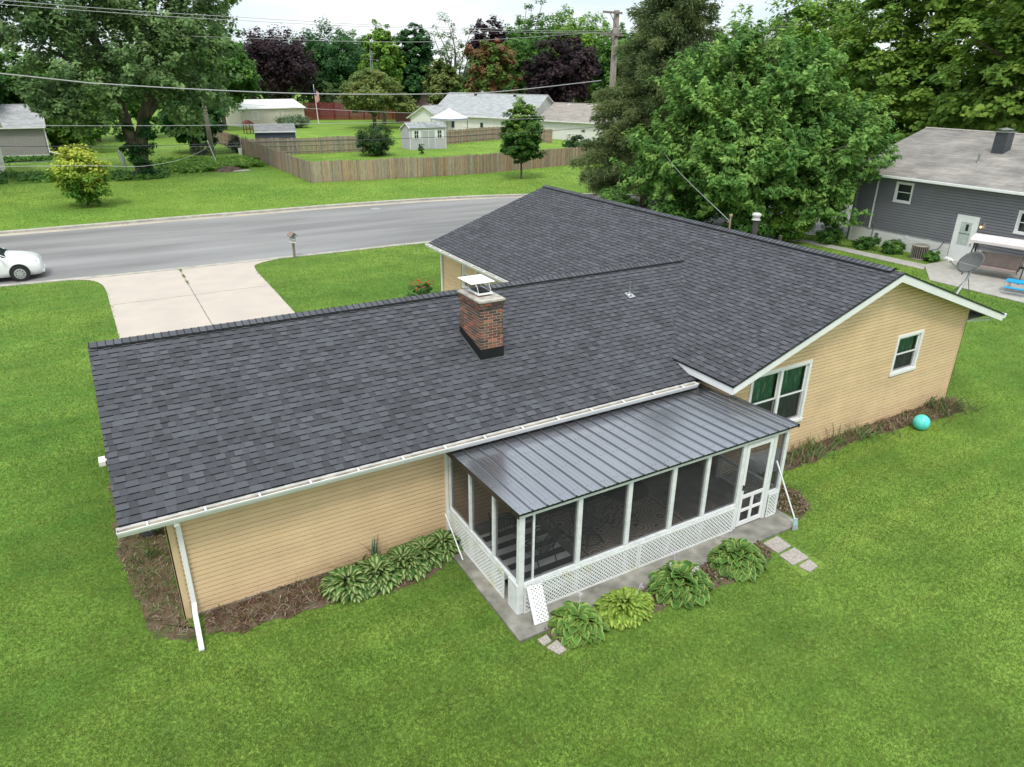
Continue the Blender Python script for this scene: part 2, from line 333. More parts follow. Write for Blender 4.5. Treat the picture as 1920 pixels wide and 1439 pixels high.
def debris():
    """dead leaves and stalks over the beds"""
    r = np.random.RandomState(11); V = []; F = []; K = []
    pal = np.array([[.34, .25, .15], [.24, .15, .09], [.42, .34, .22], [.13, .2, .05], [.10, .06, .04], [.5, .42, .32]])
    for bi, cnt, ln in ((0, 900, .10), (1, 1700, .11), (2, 2200, .12), (3, 1300, .07), (4, 900, .05)):
        P = BEDS[bi][1]; xs = [p[0] for p in P]; ys = [p[1] for p in P]
        x = r.uniform(min(xs), max(xs), cnt*3); y = r.uniform(min(ys), max(ys), cnt*3); k = inpoly(x, y, P)
        if bi == 0: k &= (x < 2.9) | (r.rand(len(x)) < .2)
        x, y = x[k][:cnt], y[k][:cnt]
        for X, Y_ in zip(x, y):
            a = r.uniform(0, 6.28); l_ = ln*r.uniform(.4, 1.6); w_ = r.uniform(.003, .010) if bi < 3 else r.uniform(.008, .02)
            z0 = r.uniform(.02, .06); z1 = z0+r.uniform(0, .07); z2 = z0+r.uniform(-.01, .04)
            dx, dy = math.cos(a), math.sin(a); b = len(V); bend = r.uniform(-.4, .4)*l_
            for t, z in ((0, z0), (.5, z1), (1, z2)):
                cx = X+dx*l_*(t-.5)-dy*bend*math.sin(t*3.14); cy = Y_+dy*l_*(t-.5)+dx*bend*math.sin(t*3.14)
                V += [(cx-dy*w_, cy+dx*w_, z), (cx+dy*w_, cy-dx*w_, z+.002)]
            F += [(b, b+1, b+3, b+2), (b+2, b+3, b+5, b+4)]; c = pal[r.choice(6, p=[.25, .2, .2, .13, .12, .1])]*r.uniform(.6, 1.1); K += [c]*6
    struct(npmesh('dead_leaves', V, F, M_leaf, col=np.array(K)), 'stuff')
debris()

# ------------------------------------------------------------------ house builders
def siding(name, parent, u0, u1, zb, ztop, to3, holes=(), e=.1, m=M_siding, lap=.022, seed=1, joints=True):
    """lap siding on a wall: ztop(u) gives the top height; to3(u, z, out) maps wall coordinates to space"""
    rr = random.Random(seed); V = []; F = []; K = []
    us = sorted({u0, u1}); z = zb; k = 0
    while z < 20:
        # u-range where the wall reaches z
        S = [u0+(u1-u0)*i/200 for i in range(201)]; ok = [u for u in S if ztop(u) > z+.004]
        if not ok: break
        a, b = ok[0], ok[-1]; z1 = z+e
        segs = [(a, b)]
        for (h0, h1, g0, g1) in holes:
            if g0 < z+e*.5 < g1:
                segs = [q for s in segs for q in ((s[0], min(s[1], h0)), (max(s[0], h1), s[1])) if q[1]-q[0] > .01]
        s2 = []
        for (p, q) in segs:
            x = p
            while joints and q-x > 4.2:
                d = rr.uniform(2.2, 3.7); s2.append((x, x+d)); x += d
            s2.append((x, q))
        for (p, q) in s2:
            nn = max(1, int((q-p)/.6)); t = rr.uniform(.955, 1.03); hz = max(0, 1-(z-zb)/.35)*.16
            for i in range(nn):
                ua, ub = p+(q-p)*i/nn, p+(q-p)*(i+1)/nn-(.002 if i == nn-1 else 0)
                za, zb_ = min(z1, max(z+.003, ztop(ua))), min(z1, max(z+.003, ztop(ub))); bb = len(V)
                za2, zb2 = min(z+e*.77, za), min(z+e*.77, zb_)
                V += [to3(ua, z, .0), to3(ub, z, .0), to3(ub, z, lap), to3(ua, z, lap), to3(ub, zb2, lap*.9), to3(ua, za2, lap*.9), to3(ub, zb2+.001, .0), to3(ua, za2+.001, .0), to3(ub, zb_+.001, .0), to3(ua, za+.001, .0)]
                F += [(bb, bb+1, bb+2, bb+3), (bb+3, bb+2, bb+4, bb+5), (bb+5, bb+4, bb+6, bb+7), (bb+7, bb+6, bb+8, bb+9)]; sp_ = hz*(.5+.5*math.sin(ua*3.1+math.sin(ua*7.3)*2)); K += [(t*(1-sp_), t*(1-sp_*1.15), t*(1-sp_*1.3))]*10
        z += e; k += 1
    return npmesh(name, V, F, m, parent, np.array(K))
def shingles(name, parent, O, U, S, Lu, Ls, seed=1, e=.158, pal=None, keep=None):
    """architectural shingles as real stepped tabs. O = eave corner, U along the eave, S up the slope"""
    rr = np.random.RandomState(seed); O, U, S = Vector(O), Vector(U).normalized(), Vector(S).normalized(); Nn = U.cross(S)
    if Nn.z < 0: Nn = -Nn
    O, U, S, Nn = map(np.array, (O, U, S, Nn)); nc = int(math.ceil(Ls/e)); V = []; F = []; K = []
    lite = np.array(pal or [.104, .108, .121]); dk = lite*.54
    for k in range(nc):
        s0 = k*e; s1 = min(Ls, s0+e+.004); x = -rr.uniform(0, .2); raised = rr.rand() < .5
        shade_run = rr.uniform(.3, .9)
        while x < Lu:
            wdt = rr.uniform(.12, .24) if raised else rr.uniform(.09, .20)
            a, b = max(0, x), min(Lu, x+wdt); x += wdt; raised_now = raised; raised = not raised
            if b-a < .01: continue
            if rr.rand() < .5: shade_run = rr.uniform(.0, 1)
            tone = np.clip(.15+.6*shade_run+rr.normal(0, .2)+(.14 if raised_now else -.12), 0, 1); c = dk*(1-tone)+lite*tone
            t = .022 if raised_now else .011
            P = [O+U*a+S*(s0-.0), O+U*b+S*(s0-.0), O+U*b+S*s1, O+U*a+S*s1]; bb = len(V)
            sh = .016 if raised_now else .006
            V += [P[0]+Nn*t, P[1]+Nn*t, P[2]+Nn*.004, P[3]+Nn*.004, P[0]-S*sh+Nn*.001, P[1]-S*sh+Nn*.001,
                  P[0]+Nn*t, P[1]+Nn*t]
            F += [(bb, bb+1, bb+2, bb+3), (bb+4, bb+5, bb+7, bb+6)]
            K += [c]*4+[c*.16]*4  # near-black front strip: shadow line drawn in colour, after the shingle's dark band
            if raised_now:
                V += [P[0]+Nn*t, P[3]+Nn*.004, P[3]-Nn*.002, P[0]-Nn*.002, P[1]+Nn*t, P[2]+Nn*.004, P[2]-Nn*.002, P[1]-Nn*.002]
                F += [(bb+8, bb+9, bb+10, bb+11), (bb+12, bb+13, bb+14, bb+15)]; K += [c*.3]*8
    return npmesh(name, V, F, M_shingle, parent, np.array(K))
def ridge_cap(parent, A, B, slope, wd=.17, vent=True, seed=5, tilt=None):
    rr = random.Random(seed); A, B = Vector(A), Vector(B); T = (B-A); Lr = T.length; T.normalize(); side = Vector((T.y, -T.x, 0))
    ridge = MB(); k = int(Lr/.15); dz = wd*slope
    for i in range(k):
        a = A+T*(Lr*i/k); b = A+T*(Lr*(i+1)/k+.0); g = rr.uniform(.7, 1.1); c = (.11*g, .115*g, .13*g)
        h0, h1 = .070, .060
        for sgn in (1, -1):
            sd = side*sgn*wd
            q = [a+Vector((0, 0, h0)), b+Vector((0, 0, h1)), b+sd+Vector((0, 0, h1-dz)), a+sd+Vector((0, 0, h0-dz))]
            ridge.add(q, [(0, 1, 2, 3)], c)
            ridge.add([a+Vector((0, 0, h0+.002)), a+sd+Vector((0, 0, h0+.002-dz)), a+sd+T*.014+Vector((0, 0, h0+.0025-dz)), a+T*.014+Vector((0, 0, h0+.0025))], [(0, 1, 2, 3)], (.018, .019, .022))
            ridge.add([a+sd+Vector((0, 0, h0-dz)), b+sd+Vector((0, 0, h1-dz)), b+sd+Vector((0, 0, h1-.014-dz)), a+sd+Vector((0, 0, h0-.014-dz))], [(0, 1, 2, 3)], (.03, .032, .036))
    ridge.build('ridge_cap', M_shingle, parent)
    if vent:
        mb = MB()
        for sgn in (1, -1):
            s0, s1 = side*sgn*(wd-.012), side*sgn*(wd+.012)
            P = [A+T*.1+s0+Vector((0, 0, .052-dz)), A+T*.1+s1+Vector((0, 0, .044-dz*1.05)), A+T*.1+s1+Vector((0, 0, -dz*1.1)), A+T*.1+s0+Vector((0, 0, -dz))]
            mb.prism(P, T*(Lr-.25))
        mb.build('ridge_vent', M_black, parent)
M_gut_in = mat('gutter_inside', (.40, .34, .26), .7, var=.3, scale=4)
def gutter(parent, A, B, out, h=.12, wd=.165, every=.85):
    """open gutter from A to B (top inner edge), out = outward direction"""
    A, B, out = Vector(A), Vector(B), Vector(out).normalized(); T = B-A; Ln = T.length; T.normalize(); Z = Vector((0, 0, 1))
    g = MB()
    g.prism([A-Z*h, A+out*wd*.75-Z*h, A+out*wd-Z*h*.35, A+out*(wd+.012), A+out*(wd-.006), A+out*(wd-.02)-Z*.012, A+out*(wd-.012)-Z*h*.38, A+out*wd*.68-Z*(h-.012), A+out*.006-Z*(h-.012), A+out*.006, A], T*Ln)
    for p, d in ((A-T*.004, T), (B, T)): g.prism([p-Z*h, p+out*wd*.75-Z*h, p+out*wd-Z*h*.35, p+out*(wd+.012), p], d*.004)
    o = g.build('gutter', M_white, parent)
    i = MB(); i.prism([A+out*.008-Z*.045, A+out*(wd-.03)-Z*.05, A+out*(wd-.03)-Z*.058, A+out*.008-Z*.058], T*Ln)
    i.build('gutter_lining', M_gut_in, o)
    hg = MB(); n = max(2, int(Ln/every))
    for k in range(n):
        p = A+T*(Ln*(k+.5)/n); hg.obox(p+out*(wd*.5)-Z*.006, T*.016, out*wd*.5, Z*.006)
    hg.each('gutter_hanger', M_white, o); return o
M_curtain = mat('green_curtain', (.05, .155, .09), .8, col2=(.018, .07, .04), scale=9, stretch=(6, 6, .5), detail=3)
mix_noise(M_curtain, 5, (1, 1, 1), (3.2, 2.6, 2.6), .52, .72, 1, 3, 'MULTIPLY', (3.2, 3.2, .7))
M_room = mat('dark_room', (.012, .022, .017), .9)
M_pane = None
def pane_mat():
    m = bpy.data.materials.new('pane_glass'); m.use_nodes = True; n = m.node_tree.nodes; l = m.node_tree.links; n.remove(n['Principled BSDF'])
    t = n.new('ShaderNodeBsdfTransparent'); t.inputs[0].default_value = (.97, .98, .975, 1); g = n.new('ShaderNodeBsdfGlossy'); g.inputs['Roughness'].default_value = .02; g.inputs['Color'].default_value = (.8, .85, .85, 1)
    f = n.new('ShaderNodeMath'); f.operation = 'MAXIMUM'; f.inputs[0].default_value = .04; f2 = n.new('ShaderNodeLayerWeight'); f2.inputs['Blend'].default_value = .22; l.new(f2.outputs['Fresnel'], f.inputs[1]); ms = n.new('ShaderNodeMixShader')
    l.new(f.outputs[0], ms.inputs[0]); l.new(t.outputs[0], ms.inputs[1]); l.new(g.outputs[0], ms.inputs[2]); l.new(ms.outputs[0], n['Material Output'].inputs[0]); return m
M_pane = pane_mat()
M_wscreen = bpy.data.materials.new('window_screen'); M_wscreen.use_nodes = True; n, l, b = nodes(M_wscreen); b.inputs['Base Color'].default_value = (.03, .03, .03, 1); b.inputs['Alpha'].default_value = .5; b.inputs['Roughness'].default_value = .8
def window(parent, o, ax, out, wd, ht, lights=1, trim=.085, curtain=True, sash=.04, back=None, wm=M_white):
    """o = lower left corner of the outer trim; ax along the wall; out = outward normal; lights = sashes side by side"""
    o, ax, out = Vector(o), Vector(ax).normalized(), Vector(out).normalized(); Z = Vector((0, 0, 1))
    def bx(mb, a, b, z0, z1, d0, d1):
        mb.obox(o+ax*(a+b)/2+Z*(z0+z1)/2+out*(d0+d1)/2, ax*(b-a)/2, out*(d1-d0)/2, Z*(z1-z0)/2)
    f = MB(); t = trim
    bx(f, 0, wd, ht-t, ht, -.02, .035); bx(f, -.01, wd+.01, -.01, t-.01, -.02, .05); bx(f, 0, t, t-.01, ht-t, -.02, .032); bx(f, wd-t, wd, t-.01, ht-t, -.02, .032)
    iw = (wd-2*t)/lights
    for k in range(1, lights): bx(f, t+iw*k-.045, t+iw*k+.045, t-.01, ht-t, -.02, .03)
    # reveal
    bx(f, t-.001, t+.02, t, ht-t, -.10, -.021); bx(f, wd-t-.02, wd-t+.001, t, ht-t, -.10, -.021); bx(f, t, wd-t, t-.01, t+.012, -.10, -.021); bx(f, t, wd-t, ht-t-.02, ht-t, -.10, -.021)
    win = f.build('window', wm, parent, bevel=.004)
    for k in range(lights):
        a = t+iw*k+(.045 if k else .02); b = t+iw*(k+1)-(.045 if k < lights-1 else .02); zm = t+(ht-2*t)*.5
        s = MB()
        for (z0, z1, d) in ((t+.012, zm+.02, -.07), (zm-.02, ht-t-.02, -.045)):
            bx(s, a, b, z0, z0+sash, d, d+.022); bx(s, a, b, z1-sash, z1, d, d+.022); bx(s, a, a+sash, z0+sash, z1-sash, d, d+.022); bx(s, b-sash, b, z0+sash, z1-sash, d, d+.022)
        s.build('sash', wm, win)
        g = MB()
        for z0, z1, d in ((t+.012+sash*.9, zm+.02-sash*.9, -.060), (zm-.02+sash*.9, ht-t-.02-sash*.9, -.035)): g.add([o+ax*p+Z*q+out*d for p, q in ((a+sash*.9, z0), (b-sash*.9, z0), (b-sash*.9, z1), (a+sash*.9, z1))], [(0, 1, 2, 3)])
        g.build('pane', M_pane, win)
        if curtain: q_ = MB(); q_.add([o+ax*p+Z*z_+out*-.030 for p, z_ in ((a+.01, t+.02), (b-.01, t+.02), (b-.01, zm), (a+.01, zm))], [(0, 1, 2, 3)]); q_.build('insect_screen', M_wscreen, win)
        if curtain:
            c = MB(); n = 26; v = []
            for i in range(n+1):
                u = a-.02+(b-a+.04)*i/n; d = -.135+.014*math.sin(i*1.9)+.006*math.sin(i*4.3)
                v += [o+ax*u+Z*(t+.01)+out*d, o+ax*u+Z*(ht-t-.01)+out*d]
            c.add(v, [(2*i, 2*i+2, 2*i+3, 2*i+1) for i in range(n)]); c.build('curtain', M_curtain, win, smooth=True)
    r = MB(); bx(r, t*.6, wd-t*.6, t*.6, ht-t*.6, -.2, -.19); r.build('room_backing', back or M_room, win)
    return win

# ------------------------------------------------------------------ the main house
OX, OY, SL, ZE, YR = .68, .307, .3322, 2.45, 4.3766
ZR = ZE+SL*(YR+OY); XL, XM, YN, YF, ZM0, S2 = 11.80, 17.446, -1.508, 15.425, 2.7384, .3442
ZMR = ZM0+S2*(XM-XL); XR = 2*XM-XL; XW0, XW1, YG, YB = 12.2, 21.9, -1.087, 15.05
house = thing('house', 'tan sided single storey house with dark grey shingle roof and brick chimney', 'house')
siding('wall', house, .0, 12.2, .06, lambda u: 2.36, lambda u, z, d: (u, -d, z), seed=2)
gtop = lambda u: min(ZM0+S2*(u-XL), ZM0+S2*(XR-u))-.07
WIN = [(12.86, 15.02, .94, 2.65), (18.57, 19.76, 1.46, 2.67)]
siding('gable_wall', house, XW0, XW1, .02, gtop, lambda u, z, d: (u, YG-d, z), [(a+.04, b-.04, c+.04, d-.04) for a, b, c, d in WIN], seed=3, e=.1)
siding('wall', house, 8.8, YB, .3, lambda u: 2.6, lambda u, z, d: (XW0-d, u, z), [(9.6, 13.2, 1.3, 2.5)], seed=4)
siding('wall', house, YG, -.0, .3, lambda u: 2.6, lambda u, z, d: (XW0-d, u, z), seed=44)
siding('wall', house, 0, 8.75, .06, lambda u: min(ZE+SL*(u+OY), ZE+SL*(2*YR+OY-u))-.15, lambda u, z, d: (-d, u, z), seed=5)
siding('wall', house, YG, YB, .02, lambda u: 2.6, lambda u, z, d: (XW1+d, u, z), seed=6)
core = MB()
core.box(.02, 12.2, .02, 8.75, -.1, 2.3); core.box(12.22, 21.88, 9, 15.03, -.1, 2.5)
core.box(XW0+.02, XW1-.02, YG+.3, 9, -.1, 2.5)
core.prism([(XW0+.02, YG+.22, 2.45), (XM, YG+.22, ZMR-.16), (XW1-.02, YG+.22, 2.45)], (0, 15.8, 0))
core.prism([(.02, .25, 2.28), (.02, YR, ZR-.16), (.02, 8.5, 2.28)], (12.5, 0, 0))
core.build('wall_core', M_tan, house)
fd = MB()
fd.box(.01, 5.3, -.012, .0, -.05, .075); fd.box(12.25, 21.89, YG-.012, YG, -.05, .04); fd.each('foundation', M_oldconc, house)
ct = MB()      # corner boards
ct.box(-.03, .10, -.03, .0, 0, 2.34); ct.box(-.032, -.002, -.03, .13, 0, 2.34)
ct.box(XW1-.06, XW1+.03, YG-.03, YG, 0, gtop(XW1)-.0); ct.box(XW1, XW1+.03, YG-.03, YG+.1, 0, 2.6)
ct.box(XW0-.03, XW0+.06, YG-.028, YG, 0, gtop(XW0)); ct.box(5.26, 5.33, -.035, 0, .05, 2.33)
ct.each('corner_board', M_tan, house, bevel=.003)
tr = MB(); tr.box(5.235, 5.29, -.055, -.001, .05, 2.34); tr.build('corner_trim', M_white, house)
for (a, b, c_, d) in WIN:
    window(house, (a, YG-.012, c_), (1, 0, 0), (0, -1, 0), b-a, d-c_, 2 if b-a > 1.5 else 1)
window(house, (XW0-.012, 13.1, 1.35), (0, -1, 0), (-1, 0, 0), 3.4, 1.15, 3, trim=.1)
# wing roof deck + shingles
def deck(pts_fn, thick=.10):
    pass
r = MB()
r.prism([(-OX+.01, -OY+.01, ZE-.012), (-OX+.01, YR, ZR-.012), (-OX+.01, 2*YR+OY-.01, ZE-.012), (-OX+.01, 2*YR+OY-.01, ZE-.10), (-OX+.01, YR, ZR-.11), (-OX+.01, -OY+.01, ZE-.10)], (XL+OX+4.6, 0, 0))
r.build('roof_deck', M_black, house)
LsW = math.hypot(YR+OY, ZR-ZE)
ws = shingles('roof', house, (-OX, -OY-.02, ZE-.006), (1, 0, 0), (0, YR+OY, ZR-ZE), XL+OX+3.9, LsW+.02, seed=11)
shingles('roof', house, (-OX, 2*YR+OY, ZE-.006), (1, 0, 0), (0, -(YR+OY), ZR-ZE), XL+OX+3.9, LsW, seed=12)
ridge_cap(house, (-OX+.02, YR, ZR), (15.45, YR, ZR), SL, seed=13)
f = MB()       # wing rake, fascia, soffit
Z = Vector((0, 0, 1))
for s in (1, -1):
    y0 = YR-s*(YR+OY)
    f.prism([(-OX+.012, y0, ZE-.112), (-OX+.012, YR, ZR-.122), (-OX+.012, YR, ZR-.20), (-OX+.012, y0, ZE-.20)], (.028, 0, 0))
f.box(-OX+.01, XL+.2, -OY+.012, -OY+.035, ZE-.17, ZE-.02)
f.box(-OX+.01, XL, 2*YR+OY-.035, 2*YR+OY-.012, ZE-.17, ZE-.02)
f.build('fascia', M_white, house)
so_ = MB(); so_.box(-OX+.01, XL+.3, -OY+.036, .0, ZE-.165, ZE-.150); so_.prism([(-OX+.01, -OY+.04, ZE-.145), (-OX+.01, YR, ZR-.155), (-OX+.01, 2*YR+OY-.04, ZE-.145), (-OX+.01, 2*YR+OY-.04, ZE-.155), (-OX+.01, YR, ZR-.165), (-OX+.01, -OY+.04, ZE-.155)], (OX-.03, 0, 0))
so_.build('soffit', M_tan, house)
gutter(house, (-OX-.03, -OY-.012, ZE-.03), (XL-.03, -OY-.012, ZE-.03), (0, -1, 0))
# main roof
r = MB()
r.prism([(XL+.01, YN+.02, ZM0-.012), (XM, YN+.02, ZMR-.012), (XR-.01, YN+.02, ZM0-.012), (XR-.01, YN+.02, ZM0-.10), (XM, YN+.02, ZMR-.11), (XL+.01, YN+.02, ZM0-.10)], (0, YF-YN-.04, 0))
r.build('roof_deck', M_black, house)
LsM = math.hypot(XM-XL, ZMR-ZM0)
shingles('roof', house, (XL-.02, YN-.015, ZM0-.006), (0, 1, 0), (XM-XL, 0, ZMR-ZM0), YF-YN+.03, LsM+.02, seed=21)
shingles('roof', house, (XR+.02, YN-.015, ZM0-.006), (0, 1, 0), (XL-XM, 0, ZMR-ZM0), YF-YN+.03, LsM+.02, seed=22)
ridge_cap(house, (XM, YN+.25, ZMR), (XM, YF, ZMR), S2, seed=23)
de = MB()      # dark drip edge along the rakes and eaves
for s, x0 in ((1, XL-.025), (-1, XR+.025)):
    de.prism([(x0, YN-.04, ZM0-.012), (XM, YN-.04, ZMR-.004), (XM, YN-.04, ZMR-.026), (x0, YN-.04, ZM0-.036)], (0, .02, 0))
de.box(XL-.035, XL-.02, YN-.04, .62, ZM0-.036, ZM0-.01); de.build('drip_edge', M_black, house)
f = MB()
for s, x0 in ((1, XL), (-1, XR)):
    f.prism([(x0, YN-.018, ZM0-.03), (XM, YN-.018, ZMR-.03), (XM, YN-.018, ZMR-.235), (x0+s*.03, YN-.018, ZM0-.215)], (0, .03, 0))
f.box(XL-.015, XL+.012, YN-.018, YF, ZM0-.215, ZM0-.03); f.box(XR-.012, XR+.015, YN-.018, YF, ZM0-.215, ZM0-.03)
f.build('fascia', M_white, house)
so_ = MB()
for s, x0 in ((1, XL+.013), (-1, XR-.013)):
    so_.prism([(x0, YN+.014, ZM0-.17), (XM, YN+.014, ZMR-.17), (XM, YN+.014, ZMR-.185), (x0, YN+.014, ZM0-.185)], (0, YG-YN, 0))
so_.box(XL+.013, XW0, YG, YF, ZM0-.185, ZM0-.17); so_.box(XW1, XR-.013, YG, YF, ZM0-.185, ZM0-.17)
so_.build('soffit', M_white, house)
gutter(house, (XL-.03, 8.0, ZM0-.03), (XL-.03, YF, ZM0-.03), (-1, 0, 0))
gutter(house, (XR+.03, YN-.01, ZM0-.03), (XR+.03, YF, ZM0-.03), (1, 0, 0))
MB().tube([(XR+.09, YN+.35, ZM0-.14), (XR+.06, YN+.36, ZM0-.3), (XW1+.35, YN+.75, 2.42), (XW1+.12, YG+.75, 2.3), (XW1+.09, YG+.75, .2)], .035, 8).build('downspout', M_white, house)
MB().box(XW0-.1, XW0-.04, 14.93, 15.02, .1, 2.6).build('downspout', M_white, house)
MB().box(XW0-.03, XW0+.02, 14.96, 15.07, .1, 2.5).build('corner_trim', M_white, house)
# near downspout with its long extension
d = MB()
sec = lambda a, b, wx=.085, wy=.06: d.bar(a, b, wx, wy, up=(0, 1, 0))
sec((.15, -OY-.08, 2.30), (.15, -OY-.08, 2.22)); sec((.15, -OY-.07, 2.24), (.17, -.075, 2.12)); sec((.17, -.07, 2.14), (.17, -.07, .34)); sec((.17, -.07, .36), (.15, -.20, .22)); sec((.15, -.185, .235), (.12, -1.02, .05))
d.build('downspout', M_white, house, bevel=.008)
# chimney
ch = MB()
x0, x1, y0, y1 = 7.03, 7.61, 1.76, 2.80; zt = 4.50
M_brick = bpy.data.materials.new('chimney_brick'); M_brick.use_nodes = True
n, l, b = nodes(M_brick)
tc = n.new('ShaderNodeTexCoord'); a_ = n.new('ShaderNodeAttribute'); a_.attribute_name = 'Col'; l.new(a_.outputs['Color'], b.inputs['Base Color']); b.inputs['Roughness'].default_value = .9
bn = n.new('ShaderNodeTexNoise'); bn.inputs['Scale'].default_value = 55; l.new(tc.outputs['Object'], bn.inputs[0]); bp = n.new('ShaderNodeBump'); bp.inputs['Strength'].default_value = .6; bp.inputs['Distance'].default_value = .01; l.new(bn.outputs[0], bp.inputs['Height']); l.new(bp.outputs[0], b.inputs['Normal'])
mo = (.56, .47, .37); ch.box(x0+.006, x1-.006, y0+.006, y1-.006, 2.9, zt, mo)
bc = [(.24, .085, .05), (.17, .07, .048), (.10, .06, .045), (.33, .135, .075), (.15, .095, .07), (.08, .058, .05), (.22, .10, .065)]
rr = random.Random(4); z = 2.95; k = 0
while z < zt-.01:
    fl = .03 if z > zt-.16 else 0; top = z > zt-.45
    for face in range(4):
        Lf = (x1-x0) if face < 2 else (y1-y0); lo, hi = -fl, Lf+fl; p = lo+(0 if k % 2 else -.10)
        while p < hi-.005:
            q = p+.195; a, bb = max(lo, p), min(hi, q); p = q+.017
            if bb-a < .02: continue
            c = bc[rr.choice([2, 5, 5, 4, 1]) if top and rr.random() < .6 else rr.randrange(7)]; g = rr.uniform(.75, 1.15); c = tuple(v*g for v in c); j = rr.uniform(0, .004)+fl
            if face == 0: ch.box(x0+a, x0+bb, y0-.004-j, y0+.01, z, z+.051, c)
            elif face == 1: ch.box(x0+a, x0+bb, y1-.01, y1+.004+j, z, z+.051, c)
            elif face == 2: ch.box(x0-.004-j, x0+.01, y0+a, y0+bb, z, z+.051, c)
            else: ch.box(x1-.01, x1+.004+j, y0+a, y0+bb, z, z+.051, c)
    z += .067; k += 1
chim = ch.build('chimney', M_brick, house)
M_cap = mat('mortar_crown', (.50, .46, .40), .9, var=.25, scale=7, bump=.4)
MB().prism([(x0-.045, y0-.045, zt), (x1+.045, y0-.045, zt), (x1+.045, y1+.045, zt), (x0-.045, y1+.045, zt)], (0, 0, .05)).build('chimney_crown', M_cap, chim, bevel=.008)
rf = lambda y: ZE+SL*(y+OY)
fl = MB()
fl.prism([(x0-.016, y0-.016, rf(y0)-.02), (x0-.016, y0-.016, rf(y0)+.26), (x0-.016, y1+.01, rf(y1)+.20), (x0-.016, y1+.01, rf(y1)-.02)], (.010, 0, 0))
fl.prism([(x1+.006, y0-.016, rf(y0)-.02), (x1+.006, y0-.016, rf(y0)+.26), (x1+.006, y1+.01, rf(y1)+.20), (x1+.006, y1+.01, rf(y1)-.02)], (.010, 0, 0))
fl.box(x0-.016, x1+.016, y0-.027, y0-.016, rf(y0)-.03, rf(y0)+.26)
fl.build('flashing', mat('flashing_black', (.006, .007, .007), .45, var=.1), chim)
sk = MB(); yy = (y0+y1)/2
sk.prism([(x0-.05, y0-.07, rf(y0-.07)+.022), (x1+.05, y0-.07, rf(y0-.07)+.022), (x1+.05, y0, rf(y0)+.022), (x0-.05, y0, rf(y0)+.022)], (0, 0, .003))
sk.prism([(x0-.05, y0, rf(y0)+.0225), (x0-.0, y0, rf(y0)+.0225), (x0-.0, y1, rf(y1)+.0225), (x0-.05, y1, rf(y1)+.0225)], (0, 0, .003))
sk.build('flashing_skirt', mat('skirt_metal', (.10, .105, .11), .5, var=.3, scale=10), chim)
MB().box(x0+.14, x1-.14, y0+.34, y1-.28, zt+.05, zt+.09).build('flue_tile', mat('flue_clay', (.30, .08, .05), .8), chim)
cp = MB(); cx0, cx1, cy0, cy1 = x0+.10, x1-.10, y0+.28, y1-.22
for a in ((cx0, cx1, cy0, cy0+.04), (cx0, cx1, cy1-.04, cy1), (cx0, cx0+.04, cy0+.04, cy1-.04), (cx1-.04, cx1, cy0+.04, cy1-.04)): cp.box(*a, zt+.09, zt+.125)
for a in ((cx0+.03, cy0+.03), (cx1-.03, cy0+.03), (cx0+.03, cy1-.03), (cx1-.03, cy1-.03)): cp.tube([(a[0], a[1], zt+.11), (a[0]-.02, a[1]+.10, zt+.34)], .006, 6)
cp.build('cap_frame', M_white, chim)
g = MB()
for i in range(12):
    t = (i+.5)/12; g.box(cx0+.045, cx1-.045, cy0+.04+(cy1-cy0-.08)*t-.005, cy0+.04+(cy1-cy0-.08)*t+.005, zt+.135, zt+.142); g.box(cx0+.04+(cx1-cx0-.08)*t-.005, cx0+.04+(cx1-cx0-.08)*t+.005, cy0+.045, cy1-.045, zt+.1425, zt+.149)
g.box(cx0+.04, cx1-.04, cy0+.04, cy1-.04, zt+.095, zt+.11); g.build('cap_mesh', M_black, chim)
MB().box(cx0-.14, cx1+.10, cy0+.08, cy1+.24, zt+.34, zt+.355).build('cap_lid', M_white, chim, bevel=.005)
# roof pipes
def vent(x, y, z0, h, rad, m, cap=None, base=True):
    v = MB(); v.tube([(x, y, z0-.1), (x, y, z0+h)], rad, 12); o = v.build('vent_pipe', m, house, smooth=False)
    if cap: MB().lathe([(0, .10), (rad*1.2, .09), (rad*1.7, .05), (rad*1.7, .01), (rad*1.3, -.03), (rad*1.3, -.1), (rad*1.7, -.12), (0, -.12)], (x, y, z0+h)).build('vent_cap', cap, o)
    if base:
        MB().lathe([(rad*1.02, .12), (rad*1.5, .05), (rad*2.2, .02)], (x, y, z0)).build('vent_boot', M_metal, o)
        s = SL; MB().prism([(x-.11, y-.16, z0-.16*s+.022), (x+.13, y-.13, z0-.13*s+.022), (x+.10, y+.1, z0+.1*s+.022), (x-.1, y+.1, z0+.1*s+.022)], (0, 0, .004)).build('boot_flange', M_metal, o)
vent(12.42, 3.12, rf(3.12), .40, .035, mat('grey_pvc', (.16, .17, .17), .5))
mR = lambda x: ZM0+S2*(XR-x)
vent(18.15, 4.05, mR(18.15), .72, .085, mat('brown_flue', (.07, .06, .055), .5), cap=mat('flue_cap', (.66, .65, .6), .4, var=.25, scale=20))
vent(18.5, 3.3, mR(18.5), .32, .05, mat('brown_flue', (.07, .06, .055), .5), base=False)
v = MB(); v.tube([(17.75, 4.75, mR(17.75)-.1), (17.75, 4.75, mR(17.75)+.52)], .03, 8); v.tube([(17.75, 4.75, mR(17.75)+.30), (17.70, 4.82, mR(17.75)+.30)], .02, 6); v.lathe([(0, .05), (.05, .03), (.055, -.03), (0, -.04)], (17.75, 4.75, mR(17.75)+.52), 10)
v.build('service_mast', mat('mast_tan', (.36, .25, .16), .6), house)
